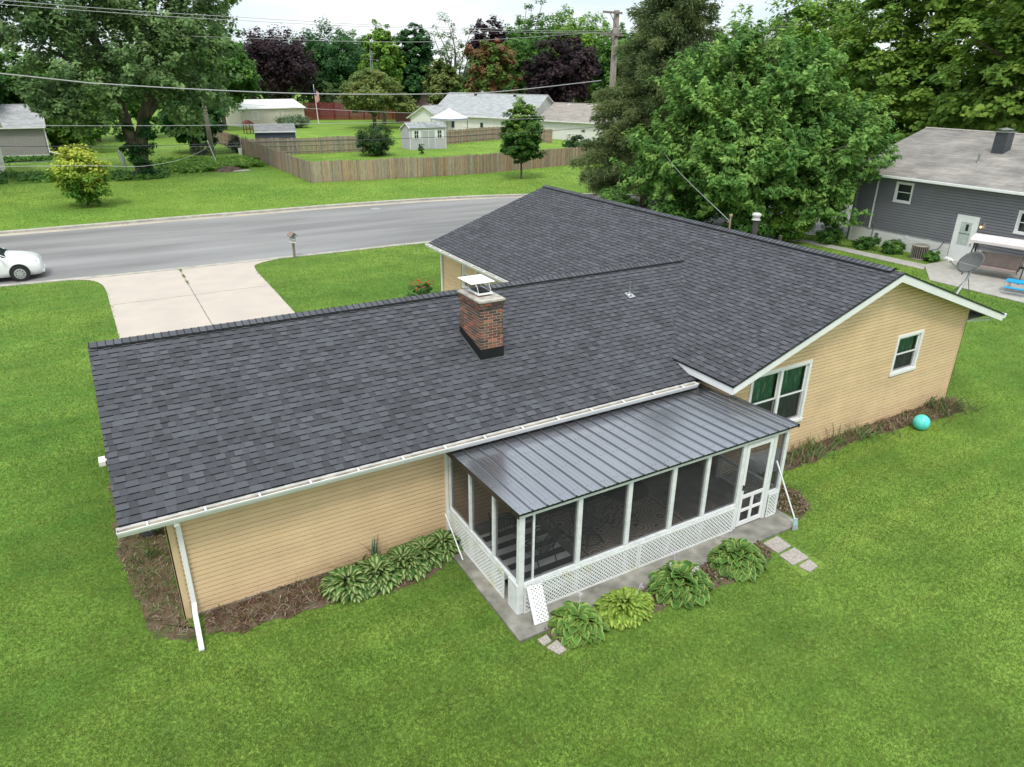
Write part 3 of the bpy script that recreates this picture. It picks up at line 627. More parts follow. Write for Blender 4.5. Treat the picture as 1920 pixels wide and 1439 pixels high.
# valley line flashing is hidden; small step flashing at valley foot
# ------------------------------------------------------------------ satellite dish
dish = thing('satellite_dish', 'grey satellite dish on a white tripod at the right eave of the tan house', 'satellite dish', (21.4, -.9, 3.3))
zz = mR(21.4)-3.3
b_ = MB(); b_.tube([(-.25, -.1, mR(21.15)-3.3+.01), (.25, -.05, .62), (.30, -.05, .80)], .032, 10); b_.build('mast', M_metal, dish)
b_ = MB(); b_.tube([(.28, -.05, .60), (.62, -.10, mR(22.02)-3.3+.02)], .011, 6); b_.tube([(.28, -.05, .60), (.42, .42, mR(21.8)-3.3+.02)], .011, 6); b_.build('brace', M_metal, dish)
MB().box(-.36, -.14, -.2, 0, mR(21.26)-3.3-.01, mR(21.05)-3.3+.02).build('foot_plate', M_metal, dish)
D = Vector((-.62, .42, .60)).normalized(); cc = Vector((.30, -.02, 1.02)); Xd = D.cross(Vector((0, 0, 1))).normalized(); Yd = Xd.cross(D)
b_ = MB(); v = []; nr, na = 6, 32
for thick in (0, -.015):
    for i in range(nr+1):
        for j in range(na):
            rr_ = i/nr; a = 2*math.pi*j/na; v.append(cc+Xd*math.cos(a)*.50*rr_+Yd*math.sin(a)*.37*rr_+D*(.11*rr_*rr_+thick-.05))
q = (nr+1)*na; fs = []
for s in (0, q): fs += [(s+i*na+j, s+i*na+(j+1) % na, s+(i+1)*na+(j+1) % na, s+(i+1)*na+j) for i in range(nr) for j in range(na)]
fs += [(nr*na+j, nr*na+(j+1) % na, q+nr*na+(j+1) % na, q+nr*na+j) for j in range(na)]
b_.add(v, fs); b_.build('reflector', mat('dish_grey', (.10, .105, .095), .5, var=.1), dish, smooth=True)
b_ = MB(); b_.obox(cc-D*.10, Xd*.09, Yd*.10, D*.03); b_.tube([cc-D*.08, (.30, -.05, .80)], .03, 8); b_.build('bracket', M_metal, dish, bevel=.004)
arm = cc-Yd*.36+D*.62
b_ = MB(); b_.bar(cc-Yd*.34, arm, .03); b_.tube([cc-Yd*.02-Xd*.42, arm], .006, 5); b_.build('feed_arm', M_metal, dish)
b_ = MB(); b_.tube([arm, arm-D*.1+Yd*.05], [.05, .035], 10); b_.tube([arm+Xd*.12, arm+Xd*.12-D*.1+Yd*.05], [.045, .03], 10); b_.tube([arm-Xd*.12, arm-Xd*.12-D*.1+Yd*.05], [.045, .03], 10); b_.build('feed_horn', M_white, dish)

# ------------------------------------------------------------------ screened porch
PX0, PX1, PY, PZ0, PSILL, PTOP = 5.36, 12.10, -2.90, .06, .72, 2.22
rz_ = lambda y: 2.20+(y+.10)/(-2.96)*.135
def screen_mat():
    m = bpy.data.materials.new('insect_screen'); m.use_nodes = True; n = m.node_tree.nodes; l = m.node_tree.links; n.remove(n['Principled BSDF'])
    t = n.new('ShaderNodeBsdfTransparent'); d = n.new('ShaderNodeBsdfDiffuse'); d.inputs[0].default_value = (.045, .047, .048, 1)
    ms = n.new('ShaderNodeMixShader'); ns = n.new('ShaderNodeTexNoise'); ns.inputs['Scale'].default_value = 2.5; mr = n.new('ShaderNodeMapRange')
    mr.inputs['To Min'].default_value = .50; mr.inputs['To Max'].default_value = .64; l.new(ns.outputs[0], mr.inputs[0]); l.new(mr.outputs[0], ms.inputs[0])
    l.new(t.outputs[0], ms.inputs[1]); l.new(d.outputs[0], ms.inputs[2]); l.new(ms.outputs[0], n['Material Output'].inputs[0]); return m
M_screen = screen_mat()
porch = thing('screened_porch', 'white screened porch with black metal roof and lattice skirt against the tan house', 'porch', (0, 0, 0))
YB0, ZB0, YF0, ZF0 = -.10, 2.20, -3.06, 2.335
RX0, RX1 = 5.22, 12.24
# ribbed roof
pr = MB(); prof = []; pitch = .305; x = RX0; k = 0
while x < RX1-.02:
    for dx, dz in ((0, 0), (.070, 0), (.076, .008), (.094, .008), (.100, 0), (.170, 0), (.176, .008), (.194, .008), (.2, 0), (.255, 0), (.264, .030), (.286, .030), (.295, 0)):
        if x+dx <= RX1: prof.append((x+dx, dz))
    x += pitch
prof.append((RX1, 0)); k = len(prof); v = []
for yy, zz_ in ((YB0, ZB0), ((YB0+YF0)/2, (ZB0+ZF0)/2), (YF0, ZF0)): v += [(px, yy, zz_+dz) for px, dz in prof]
f2 = [(r_*k+i, r_*k+i+1, (r_+1)*k+i+1, (r_+1)*k+i) for r_ in range(2) for i in range(k-1)]
pr.add(v, f2)
M_steel = mat('painted_steel_roof', (.30, .31, .335), .2, var=.02, scale=1.2, spec=.5, stretch=(1, .15, 1)); M_steel.node_tree.nodes['Principled BSDF'].inputs['Metallic'].default_value = .85
mix_noise(M_steel, .5, (.93, .93, .93), (1.08, 1.08, 1.09), .35, .65, 1, 3, 'MULTIPLY')
M_steel.node_tree.nodes['Principled BSDF'].inputs['Coat Weight'].default_value = .25; M_steel.node_tree.nodes['Principled BSDF'].inputs['Coat Roughness'].default_value = .1
proof = pr.build('metal_roof', M_steel, porch); so2 = proof.modifiers.new('s', 'SOLIDIFY'); so2.thickness = .004
tb = MB()
tb.prism([(RX0-.012, YB0, ZB0-.09), (RX0-.012, YB0, ZB0+.02), (RX0-.012, YF0-.01, ZF0+.02), (RX0-.012, YF0-.01, ZF0-.09)], (.010, 0, 0))
tb.prism([(RX1+.002, YB0, ZB0-.06), (RX1+.002, YB0, ZB0+.02), (RX1+.002, YF0-.01, ZF0+.02), (RX1+.002, YF0-.01, ZF0-.06)], (.010, 0, 0))
tb.box(RX0, RX1, YF0+.012, YF0+.03, ZF0-.05, ZF0-.003); tb.build('roof_trim', M_black, porch)
sc_ = MB()
for i in range(23):
    for yy in (-2.85, -2.0, -1.15):
        for dx in (.05, .13): sc_.obox((RX0+.305*i+dx+(.02 if yy == -2 else 0), yy, ZB0+(ZF0-ZB0)*(yy-YB0)/(YF0-YB0)+.005), (.004, 0, 0), (0, .004, 0), (0, 0, .004))
sc_.build('roof_screw', M_dark, porch)
bm_ = MB(); bm_.box(PX0-.045, PX1+.045, PY-.045, PY+.045, PTOP-.07, PTOP+.06)
bm_.prism([(PX0-.04, PY+.05, rz_(PY)-.13), (PX0-.04, -.02, 2.065), (PX0-.04, -.02, 2.16), (PX0-.04, PY+.05, rz_(PY)-.03)], (.08, 0, 0))
bm_.prism([(PX1-.04, PY+.05, rz_(PY)-.13), (PX1-.04, YG-.02, rz_(YG)-.13), (PX1-.04, YG-.02, rz_(YG)-.03), (PX1-.04, PY+.05, rz_(PY)-.03)], (.08, 0, 0))
bm_.build('top_beam', M_whitew, porch, bevel=.003)
posts_f = [(PX0, .055), (6.60, .048), (7.76, .048), (8.87, .048), (9.78, .045), (10.80, .055), (11.72, .055), (PX1, .045)]
for x, hw in posts_f:
    MB().box(x-hw, x+hw, PY-.05, PY+.05, PZ0, PTOP-.07).build('post', M_whitew, porch, bevel=.004)
for y in (-1.95, -.98, -.03):
    MB().box(PX0-.045, PX0+.045, y-.035, y+.035, PZ0, rz_(y)-.08).build('post', M_whitew, porch, bevel=.004)
for y in (-1.15,):
    MB().box(PX1-.045, PX1+.045, y-.035, y+.035, PZ0, rz_(y)-.08).build('post', M_whitew, porch, bevel=.004)
MB().box(5.60, 5.64, PY-.02, PY+.02, PSILL, PTOP-.07).build('post', M_whitew, porch)
sl_ = MB(); sl_.box(PX0+.05, 10.75, PY-.055, PY+.05, PSILL-.06, PSILL); sl_.box(11.77, 12.06, PY-.055, PY+.05, PSILL-.06, PSILL)
sl_.box(PX0-.052, PX0+.045, PY+.05, -.065, PSILL-.06, PSILL); sl_.box(PX1-.045, PX1+.05, PY+.05, -1.185, PSILL-.06, PSILL)
sl_.build('sill_rail', M_whitew, porch, bevel=.003)
def screen(a, b, z0, z1):
    a, b = Vector(a), Vector(b); s = MB(); s.add([(a.x, a.y, z0), (b.x, b.y, z0), (b.x, b.y, z1), (a.x, a.y, z1)], [(0, 1, 2, 3)]); return s.build('screen', M_screen, porch)
for (x0_, h0), (x1_, h1) in zip(posts_f[:-1], posts_f[1:]):
    if x0_ == 10.80: continue
    screen((x0_+h0, PY, 0), (x1_-h1, PY, 0), PSILL, PTOP-.07)
for a, b in ((PY+.05, -1.985), (-1.915, -1.015), (-.945, -.065)): screen((PX0, a, 0), (PX0, b, 0), PSILL, rz_(b)-.06)
screen((PX1, PY+.05, 0), (PX1, -1.185, 0), PSILL, rz_(YG)-.06)
M_lat = mat('white_vinyl_lattice', (.76, .78, .76), .5, var=.05)
mix_noise(M_lat, 2.2, (1, 1, 1), (.80, .80, .50), .56, .8, 1, 4, 'MULTIPLY')
def lattice(name, parent, o, ax, up, Lx, Lz, pitch=.064, w_=.027, th=.005, border=.035, m=M_lat):
    """diagonal lattice in a rectangle, strips really crossing, with a border"""
    o, ax, up = Vector(o), Vector(ax).normalized(), Vector(up).normalized(); nn = ax.cross(up); mb = MB(); hw = w_/math.sqrt(2)*1.0
    def clipseg(c, sgn):
        # strip centre line x - sgn*z = c ; returns polygon clipped to rectangle
        poly = [(c-hw, None), (c+hw, None)]; pts = []
        def at_z(cc_, z): return cc_+sgn*z
        P = [(at_z(c-hw, -.1), -.1), (at_z(c+hw, -.1), -.1), (at_z(c+hw, Lz+.1), Lz+.1), (at_z(c-hw, Lz+.1), Lz+.1)]
        for (i, v_, keep) in ((0, 0, 1), (0, Lx, -1), (1, 0, 1), (1, Lz, -1)):
            Q = []
            for a, b in zip(P, P[1:]+P[:1]):
                ia, ib = (a[i]-v_)*keep >= 0, (b[i]-v_)*keep >= 0
                if ia: Q.append(a)
                if ia != ib:
                    t = (v_-a[i])/(b[i]-a[i]); Q.append((a[0]+(b[0]-a[0])*t, a[1]+(b[1]-a[1])*t))
            P = Q
            if len(P) < 3: return None
        return P
    for sgn, d in ((1, 0), (-1, th+.001)):
        c = -Lz-.1 if sgn == 1 else -.1
        while c < Lx+Lz+.1:
            P = clipseg(c, sgn)
            if P: mb.prism([o+ax*p[0]+up*p[1]+nn*d for p in P], nn*th)
            c += pitch*math.sqrt(2)*.95
    if border:
        for a, b, c_, d_ in ((0, Lx, 0, border), (0, Lx, Lz-border, Lz), (0, border, border, Lz-border), (Lx-border, Lx, border, Lz-border)):
            mb.obox(o+ax*(a+b)/2+up*(c_+d_)/2+nn*(th+.001), ax*(b-a)/2, up*(d_-c_)/2, nn*(th+.004))
    return mb.build(name, m, parent)
Zv = (0, 0, 1)
lattice('lattice_panel', porch, (PX0+.05, PY-.062, PZ0), (1, 0, 0), Zv, 2.68, PSILL-PZ0-.06)
lattice('lattice_panel', porch, (PX0+.05+2.69, PY-.062, PZ0), (1, 0, 0), Zv, 10.74-PX0-.05-2.69, PSILL-PZ0-.06)
lattice('lattice_panel', porch, (11.78, PY-.062, PZ0), (1, 0, 0), Zv, .30, PSILL-PZ0-.06)
lattice('lattice_panel', porch, (PX0-.062, -.04, PZ0+.0), (0, -1, 0), Zv, 2.40, PSILL-PZ0-.06)
lattice('lattice_panel', porch, (PX1+.062, PY+.05, PZ0), (0, 1, 0), Zv, 1.7, PSILL-PZ0-.06)
MB().box(PX0-.075, PX0-.052, PY-.03, PY+.30, PZ0, PSILL-.02).build('corner_board', M_whitew, porch)
# screen door
dr = MB(); dx0, dx1, dy0, dy1 = 10.865, 11.655, PY-.05, PY-.015; zb, zt_ = PZ0+.03, PTOP-.09
st = .085
dr.box(dx0, dx0+st, dy0, dy1, zb, zt_); dr.box(dx1-st, dx1, dy0, dy1, zb, zt_)
for z0, z1 in ((zb, zb+.11), (zb+.36, zb+.43), (zb+.70, zb+.79), (zt_-.09, zt_)): dr.box(dx0+st, dx1-st, dy0, dy1, z0, z1)
xm_ = (dx0+dx1)/2
for z0, z1 in ((zb+.11, zb+.36), (zb+.43, zb+.70)): dr.box(xm_-.04, xm_+.04, dy0, dy1, z0, z1)
door = dr.build('screen_door', M_white, porch, bevel=.004)
s = MB(); s.add([(dx0+st, PY-.03, zb+.1), (dx1-st, PY-.03, zb+.1), (dx1-st, PY-.03, zt_-.08), (dx0+st, PY-.03, zt_-.08)], [(0, 1, 2, 3)]); s.build('door_screen', M_screen, door)
MB().box(dx0+.02, dx0+.045, dy0-.03, dy0, zb+.95, zb+1.07).build('door_handle', M_dark, door)
# ------------------------------------------------------------------ things on the porch floor
def rug_stripes():
    m = bpy.data.materials.new('striped_rug'); m.use_nodes = True; n, l, b = nodes(m); b.inputs['Roughness'].default_value = .95
    tc = n.new('ShaderNodeTexCoord'); sp = n.new('ShaderNodeSeparateXYZ'); l.new(tc.outputs['Object'], sp.inputs[0])
    a = n.new('ShaderNodeMath'); a.operation = 'MULTIPLY'; a.inputs[1].default_value = 1/.36; l.new(sp.outputs['Y'], a.inputs[0])
    f = n.new('ShaderNodeMath'); f.operation = 'FRACT'; l.new(a.outputs[0], f.inputs[0]); g = n.new('ShaderNodeMath'); g.operation = 'GREATER_THAN'; g.inputs[1].default_value = .5; l.new(f.outputs[0], g.inputs[0])
    x = n.new('ShaderNodeMix'); x.data_type = 'RGBA'; x.inputs[6].default_value = (.012, .014, .02, 1); x.inputs[7].default_value = (.85, .86, .86, 1); l.new(g.outputs[0], x.inputs[0]); l.new(x.outputs[2], b.inputs['Base Color']); return m
tag(MB().box(5.55, 7.15, -2.78, -.45, .063, .073).build('striped_rug', rug_stripes()), 'black and white striped rug at the left end of the porch floor', 'rug')
M_rug = mat('scroll_rug', (.46, .39, .31), .95, var=.05)
def scroll(m):
    n, l, b = nodes(m); tc = n.new('ShaderNodeTexCoord'); vo = n.new('ShaderNodeTexVoronoi'); vo.inputs['Scale'].default_value = 2.4
    l.new(tc.outputs['Object'], vo.inputs['Vector']); wv = n.new('ShaderNodeMath'); wv.operation = 'MULTIPLY'; wv.inputs[1].default_value = 38; l.new(vo.outputs['Distance'], wv.inputs[0])
    si = n.new('ShaderNodeMath'); si.operation = 'SINE'; l.new(wv.outputs[0], si.inputs[0]); g = n.new('ShaderNodeMath'); g.operation = 'GREATER_THAN'; g.inputs[1].default_value = .72; l.new(si.outputs[0], g.inputs[0])
    src = b.inputs['Base Color'].links[0].from_socket; x = n.new('ShaderNodeMix'); x.data_type = 'RGBA'; x.inputs[7].default_value = (.07, .05, .045, 1); l.new(src, x.inputs[6]); l.new(g.outputs[0], x.inputs[0]); l.new(x.outputs[2], b.inputs['Base Color'])
scroll(M_rug)
rg = tag(MB().box(7.35, 10.15, -2.72, -.5, .063, .073).build('scroll_rug', M_rug), 'beige rug with dark scrollwork in the middle of the porch floor', 'rug')
bd = MB()
for a in ((7.45, 10.05, -2.62, -2.59), (7.45, 10.05, -.63, -.60), (7.45, 7.48, -2.59, -.63), (10.02, 10.05, -2.59, -.63)): bd.box(*a, .0735, .0765)
bd.build('border', M_dark, rg)
def patio_chair(loc, rz, label, swivel):
    t = thing('patio_chair', label, 'chair', loc, rz, 'dark metal chairs on the porch'); m = M_dark
    b = MB()
    for i in range(9):
        x = -.24+.06*i; b.tube(arc([(x, -.24, .44), (x, 0, .42), (x, .22, .43), (x, .29, .60), (x, .36, .95)], 3), .008, 5)
    b.tube([(-.25, -.25, .44), (.25, -.25, .44)], .016, 6); b.tube(arc([(-.26, .20, .42), (-.27, .30, .65), (-.24, .37, .93), (0, .39, 1.02), (.24, .37, .93), (.27, .30, .65), (.26, .20, .42)], 4), .016, 6)
    b.build('seat_and_back', m, t)
    for s in (-1, 1): MB().tube(arc([(s*.27, .28, .66), (s*.31, 0, .68), (s*.30, -.24, .64), (s*.27, -.27, .45)], 4), .016, 6).build('arm', m, t)
    if swivel:
        MB().lathe([(.03, .40), (.03, .12), (0, .11)], n=10).build('stem', m, t)
        for k in range(4): a = k*math.pi/2+.5; MB().tube(arc([(0, 0, .14), (.18*math.cos(a), .18*math.sin(a), .17), (.33*math.cos(a), .33*math.sin(a), .02)], 4), .017, 6).build('leg', m, t)
        b = MB(); b.tube([(.27*math.cos(a), .27*math.sin(a), .075) for a in [i*math.pi/8 for i in range(17)]], .010, 5); b.build('base_ring', m, t)
    else:
        for s in (-1, 1):
            MB().tube([(s*.26, -.22, .44), (s*.27, -.27, .01)], .015, 6).build('leg', m, t); MB().tube([(s*.26, .2, .44), (s*.27, .34, .01)], .015, 6).build('leg', m, t)
    return t
patio_chair((6.35, -1.9, .075), R(200), 'dark metal patio chair standing on the striped rug nearest the front screen', False)
patio_chair((6.15, -.95, .075), R(160), 'dark metal patio chair on the striped rug nearer the house wall', False)
patio_chair((7.75, -1.75, .078), R(110), 'dark swivel patio chair with a round ring base on the beige rug', True)
patio_chair((8.3, -.75, .078), R(10), 'dark swivel patio chair behind the round table, nearest the house wall', True)
t = thing('patio_table', 'round dark patio table standing on the beige scroll rug', 'table', (8.95, -1.35, .078))
MB().lathe([(0, .70), (.52, .70), (.55, .715), (.54, .73), (0, .73)], n=32).build('tabletop', M_dark, t)
for k in range(4): a = k*math.pi/2+.4; MB().tube(arc([(.38*math.cos(a), .38*math.sin(a), .70), (.20*math.cos(a), .20*math.sin(a), .38), (.44*math.cos(a), .44*math.sin(a), .0)], 5), .018, 6).build('leg', M_dark, t)
# ------------------------------------------------------------------ small things round the house
lp = thing('lattice_offcut', 'spare piece of white lattice leaning against the front left corner of the porch', 'lattice', (5.46, -3.27, .065))
up_ = Vector((.0, .30, .62)).normalized(); lattice('lattice_sheet', lp, (.02, -.06, 0), (1, -.08, 0), up_, .25, .70, border=.0, pitch=.060, w_=.036, th=.007, m=M_white)
b = MB(); o_ = Vector((.02, -.06, 0)); ax_ = Vector((1, -.08, 0)).normalized(); nn_ = ax_.cross(up_)
b.obox(o_-ax_*.03+up_*.35+nn_*.007, ax_*.03, up_*.35, nn_*.013); b.build('edge_rail', M_white, lp)
tag(MB().tube([(5.17, -.13, .66), (5.13, -1.02, .075)], .016, 4).build('wooden_stake', M_whitew), 'thin white stick leaning on the porch lattice beside the tan wall', 'stick')
# snow scraper leaning by the porch door
sh = thing('long_handled_scraper', 'white long handled scraper with a blue grey blade leaning by the porch door', 'scraper', (12.07, -3.56, .0))
tp = Vector((-.22, .60, 1.50)); bt = Vector((.0, .04, .24))
MB().tube([bt, tp], .017, 8).build('handle', M_white, sh)
MB().prism([(-.055, .02, .10), (.055, .0, .10), (.05, .03, .27), (-.05, .05, .27)], (.0, -.025, 0)).build('socket', mat('pale_blue', (.36, .52, .56), .5), sh, bevel=.006)
MB().prism([(-.085, .0, .0), (.075, -.03, .0), (.06, .01, .14), (-.06, .03, .14)], (0, -.012, .0)).build('blade', mat('blade_grey', (.40, .44, .47), .4, metal=.3), sh)
# beach ball / exercise ball
M_ball = bpy.data.materials.new('ball_turquoise'); M_ball.use_nodes = True; n, l, b = nodes(M_ball); b.inputs['Roughness'].default_value = .35; b.inputs['Base Color'].default_value = (.045, .62, .56, 1)
M_ball = mat('turquoise_vinyl', (.03, .60, .54), .32, col2=(.16, .72, .66), scale=5)
bl = thing('bouncy_ball', 'turquoise ball lying on the grass in front of the tan gable wall', 'ball', (19.22, -1.98, .225))
v = []; fs = []
nu, nv = 32, 16
mb = MB(); mb.lathe([(.225*math.sin(math.pi*i/nv), -.225*math.cos(math.pi*i/nv)) for i in range(nv+1)], n=nu); mb.build('ball_skin', M_ball, bl, smooth=True)
cp_ = Vector((-.45, -.35, .82)).normalized(); MB().tube([cp_*.222, cp_*.232], .014, 8).build('valve', M_white, bl)
# window well cover, plastic bubble against the gable wall
def plastic():
    m = bpy.data.materials.new('clear_plastic'); m.use_nodes = True; n, l, b = nodes(m); b.inputs['Base Color'].default_value = (.55, .60, .64, 1); b.inputs['Roughness'].default_value = .18; b.inputs['Alpha'].default_value = .62; return m
wc = thing('window_well_cover', 'clear plastic dome over a window well between porch and tan gable wall', 'well cover', (13.62, YG-.03, 0))
v = []; nu, nv = 14, 7
for i in range(nv+1):
    for j in range(nu+1):
        a = math.pi*j/nu; t = i/nv*math.pi/2; rr_ = math.cos(t)**.8
        v.append((.66*math.cos(a)*(.75+.25*rr_) if rr_ > .02 else .66*math.cos(a)*.75, -.50*math.sin(a)*(rr_*.8+.2), .04+.42*math.sin(t)))
mb = MB(); mb.add(v, [(i*(nu+1)+j, i*(nu+1)+j+1, (i+1)*(nu+1)+j+1, (i+1)*(nu+1)+j) for i in range(nv) for j in range(nu)]); mb.build('dome', plastic(), wc, smooth=True)
MB().tube([(.68*math.cos(math.pi*j/16), -.52*math.sin(math.pi*j/16), .05) for j in range(17)], .02, 6).build('rim', M_metal, wc, smooth=True)
# stepping stones
def stone(pts, label, cat='paving stone', g='stepping stones from the porch door'):
    o = MB().prism([(x, y, -.02) for x, y in pts], (0, 0, .055)).build('stepping_stone', M_agg, bevel=.008); tag(o, label, cat, g)
stone([(11.02, -3.60), (11.50, -3.57), (11.48, -3.96), (11.03, -3.99)], 'pebbled square stepping stone touching the porch slab by the door')
stone([(11.0, -4.06), (11.50, -4.03), (11.47, -4.42), (10.98, -4.42)], 'pebbled square stepping stone, second out from the porch slab')
stone([(11.06, -4.50), (11.44, -4.46), (11.40, -4.70), (11.10, -4.74)], 'small pebbled stepping stone, farthest out on the lawn')
stone([(5.30, -3.62), (5.52, -3.60), (5.50, -3.78), (5.32, -3.80)], 'small flat stone in the grass just off the front left corner of the porch slab', 'paving stone', 'stones off the slab corner')
stone([(5.34, -3.86), (5.60, -3.80), (5.62, -4.08), (5.44, -4.10)], 'larger flat stone half sunk in the lawn beyond the slab corner', 'paving stone', 'stones off the slab corner')
tag(MB().lathe([(0, .05), (.14, .05), (.17, .10), (.18, .10), (.16, .0), (0, 0)], (4.98, -.22, .02), 18).build('drain_cap', M_dark), 'black round drain pot beside the porch slab at the tan wall', 'pot')
# planter bucket by the left end wall
pb = thing('planter_bucket', 'grey bucket planter with green leaves under the left roof overhang of the tan house', 'planter', (-.33, 3.15, .02))
MB().lathe([(.12, 0), (.15, .02), (.19, .30), (.205, .31), (.20, .33), (.18, .33), (.17, .28), (0, .28)], n=20).build('bucket', mat('bucket_grey', (.16, .19, .21), .4), pb, smooth=True)
tag(MB().box(-1.15, -1.0, 6.9, 7.25, .0, .12).tube([(-1.1, 7.0, .1), (-.2, 7.05, .15)], .04, 8).build('splash_pipe', M_white), 'white drain pipe end poking out at the left end of the tan house', 'drain pipe')

# ------------------------------------------------------------------ leafy plants
def leaf_plant(name, parent, n, rad, h, Lf, wf, seed, cc, ce, stripe='margin', upright=.0, z0=0, sx=1, sy=1):
    """rosette of real curved leaves; cc/ce = centre and edge colours"""
    r = np.random.RandomState(seed); V = []; F = []; K = []
    for i in range(n):
        a = r.uniform(0, 6.283); q = math.sqrt(r.rand()); bx, by = math.cos(a)*rad*q*.62*sx, math.sin(a)*rad*q*.62*sy
        out = a+r.normal(0, .5); el = R(66-58*q+r.normal(0, 9))+upright; el = min(el, R(86)); l_ = Lf*r.uniform(.7, 1.15); w_ = wf*r.uniform(.75, 1.15)
        zc = z0+h*(1-.75*q*q)*r.uniform(.55, 1); dx, dy = math.cos(out), math.sin(out); b = len(V); tw = r.normal(0, .3)
        g = r.uniform(.72, 1.15); px, py, pz = bx, by, zc*.75; ns_ = 5
        for k in range(ns_+1):
            t = k/ns_; wv = w_*math.sin(math.pi*min(1, t*.93+.07))**.75*(1-.25*t); e2 = el-t*1.5*(.9 if upright == 0 else .35)
            for j, s in enumerate((-1, -.62, 0, .62, 1)):
                zz_ = pz+abs(s)*wv*.35-(0 if j != 2 else .004)+s*tw*wv*.5
                V.append((px-dy*s*wv, py+dx*s*wv, zz_))
                edge = j in (0, 4); c = (ce if edge else cc) if stripe == 'margin' else (cc if j == 2 else ce)
                K.append(np.array(c)*g)
            px += dx*math.cos(e2)*l_/ns_; py += dy*math.cos(e2)*l_/ns_; pz += math.sin(e2)*l_/ns_; pz = max(pz, z0+.02)
        for k in range(ns_):
            for j in range(4): F.append((b+k*5+j, b+k*5+j+1, b+k*5+j+6, b+k*5+j+5))
    return npmesh(name, V, F, M_leaf, parent, np.array(K), smooth=True)
def hosta(loc, n, rad, h, Lf, wf, seed, cc, ce, stripe, label, group, flowers=0, sx=1, sy=1):
    n = int(n*2.2); wf *= 1.4; h *= 1.2; rad *= 1.1; cc = tuple(v*k for v, k in zip(cc, (1.85, 1.65, 1.3))); ce = tuple(v*k for v, k in zip(ce, (1.5, 1.4, 1.2)))
    t = thing('hosta', label, 'plant', (*loc, .01), 0, group)
    leaf_plant('leaves', t, n, rad, h, Lf, wf, seed, cc, ce, stripe, sx=sx, sy=sy)
    rr = random.Random(seed)
    for k in range(flowers):
        b = MB(); a = rr.uniform(0, 6.28); x, y = rad*.4*math.cos(a), rad*.4*math.sin(a)
        b.tube([(x*.5, y*.5, h*.5), (x, y, h+.16)], .004, 4)
        for q in range(5): b.tube([(x, y, h+.10+q*.02), (x+rr.uniform(-.03, .03), y+rr.uniform(-.03, .03), h+.09+q*.02)], [.006, .012], 5)
        b.build('flower_stalk', mat('hosta_flower', (.62, .55, .66), .6), t)
    return t
DG, MG, LG, CR_ = (.030, .088, .020), (.060, .165, .028), (.22, .38, .05), (.50, .56, .24)
hosta((6.10, -3.72), 85, .52, .36, .25, .075, 1, (.075, .18, .045), (.34, .44, .13), 'margin', 'small broad leaved hosta with pale margins nearest the porch corner', 'hostas along the front of the porch', 1)
hosta((7.12, -3.78), 240, .68, .34, .19, .042, 2, (.34, .42, .12), (.16, .28, .05), 'mid', 'bright lime hosta with narrow leaves in front of the porch lattice', 'hostas along the front of the porch', 1, 1.1, .75)
hosta((8.45, -3.83), 130, .66, .44, .26, .080, 3, (.055, .15, .04), (.34, .43, .14), 'margin', 'broad dark hosta with cream margins, third from the porch corner', 'hostas along the front of the porch', 4, 1.1, .9)
hosta((9.98, -3.83), 150, .64, .46, .24, .070, 4, (.065, .165, .045), (.36, .45, .15), 'margin', 'round dense dark hosta nearest the porch door steps', 'hostas along the front of the porch', 1, 1, .9)
for i, (x, y, rr_, lab) in enumerate([(2.85, -.62, .42, 'leftmost'), (3.45, -.62, .45, 'second from left'), (4.05, -.55, .46, 'midmost'), (4.5, -.45, .42, 'second from porch'), (4.95, -.42, .34, 'touching the slab')]):
    hosta((x, y), 115, rr_*1.35, .32, .24, .045, 20+i, (.36, .42, .25), (.065, .165, .040), 'mid', f'green and white striped hosta {lab} in the row under the tan wall', 'striped hostas under the tan wall')
def iris(loc, n, h, seed, label, lean=0, col=(.17, .28, .10), spread=.18, group='iris clumps by the gable wall', parent=None):
    r = np.random.RandomState(seed); V = []; F = []; K = []
    t = parent or thing('iris_plant', label, 'plant', (*loc, .01), 0, group)
    for i in range(n):
        a = r.uniform(0, 6.283); x, y = r.normal(0, spread*.4), r.normal(0, spread*.4); l_ = h*r.uniform(.55, 1.1); tilt = abs(r.normal(.28, .22))+lean; dx, dy = math.cos(a), math.sin(a); b = len(V); z = 0
        c = np.array(col)*r.uniform(.7, 1.3) if r.rand() > .22 else np.array((.30, .24, .12)); s_ = r.uniform(0, 6.28); cx, sx = math.cos(s_), math.sin(s_)
        bend = r.uniform(.1, 1.2); w0 = r.uniform(.012, .024)
        for k in range(7):
            q = k/6; wv = w0*(1-q**3)+.001
            V += [(x-cx*wv, y-sx*wv, z), (x+cx*wv, y+sx*wv, z)]; K += [c, c]
            an = tilt+bend*q*q; x += dx*math.sin(an)*l_/6; y += dy*math.sin(an)*l_/6; z = max(.01, z+math.cos(an)*l_/6)
        F += [(b+2*k, b+2*k+1, b+2*k+3, b+2*k+2) for k in range(6)]
    npmesh('leaves', V, F, M_leaf, t, np.array(K)); return t
iris((15.3, -1.50), 46, .62, 1, 'spiky iris clump nearest the porch under the double window', .1, spread=.5)
iris((16.35, -1.45), 20, .58, 2, 'upright iris fan left of the middle of the gable wall', 0, spread=.25)
iris((17.15, -1.50), 34, .55, 3, 'leaning iris clump in the middle of the gable wall bed', .25, spread=.4)
iris((18.1, -1.45), 24, .28, 4, 'low pale sprouts in the bed under the small window', .2, (.16, .20, .09), .7)
iris((20.9, -1.55), 60, .58, 5, 'large ragged iris clump at the far end of the gable wall', .25, (.10, .15, .06), .7)
iris((14.7, -1.55), 30, .5, 31, 'short iris tuft between the well cover and the first big iris clump', .2, spread=.5)
iris((17.6, -1.45), 26, .35, 32, 'drooping iris leaves right of the middle clump of the gable bed', .35, spread=.5)
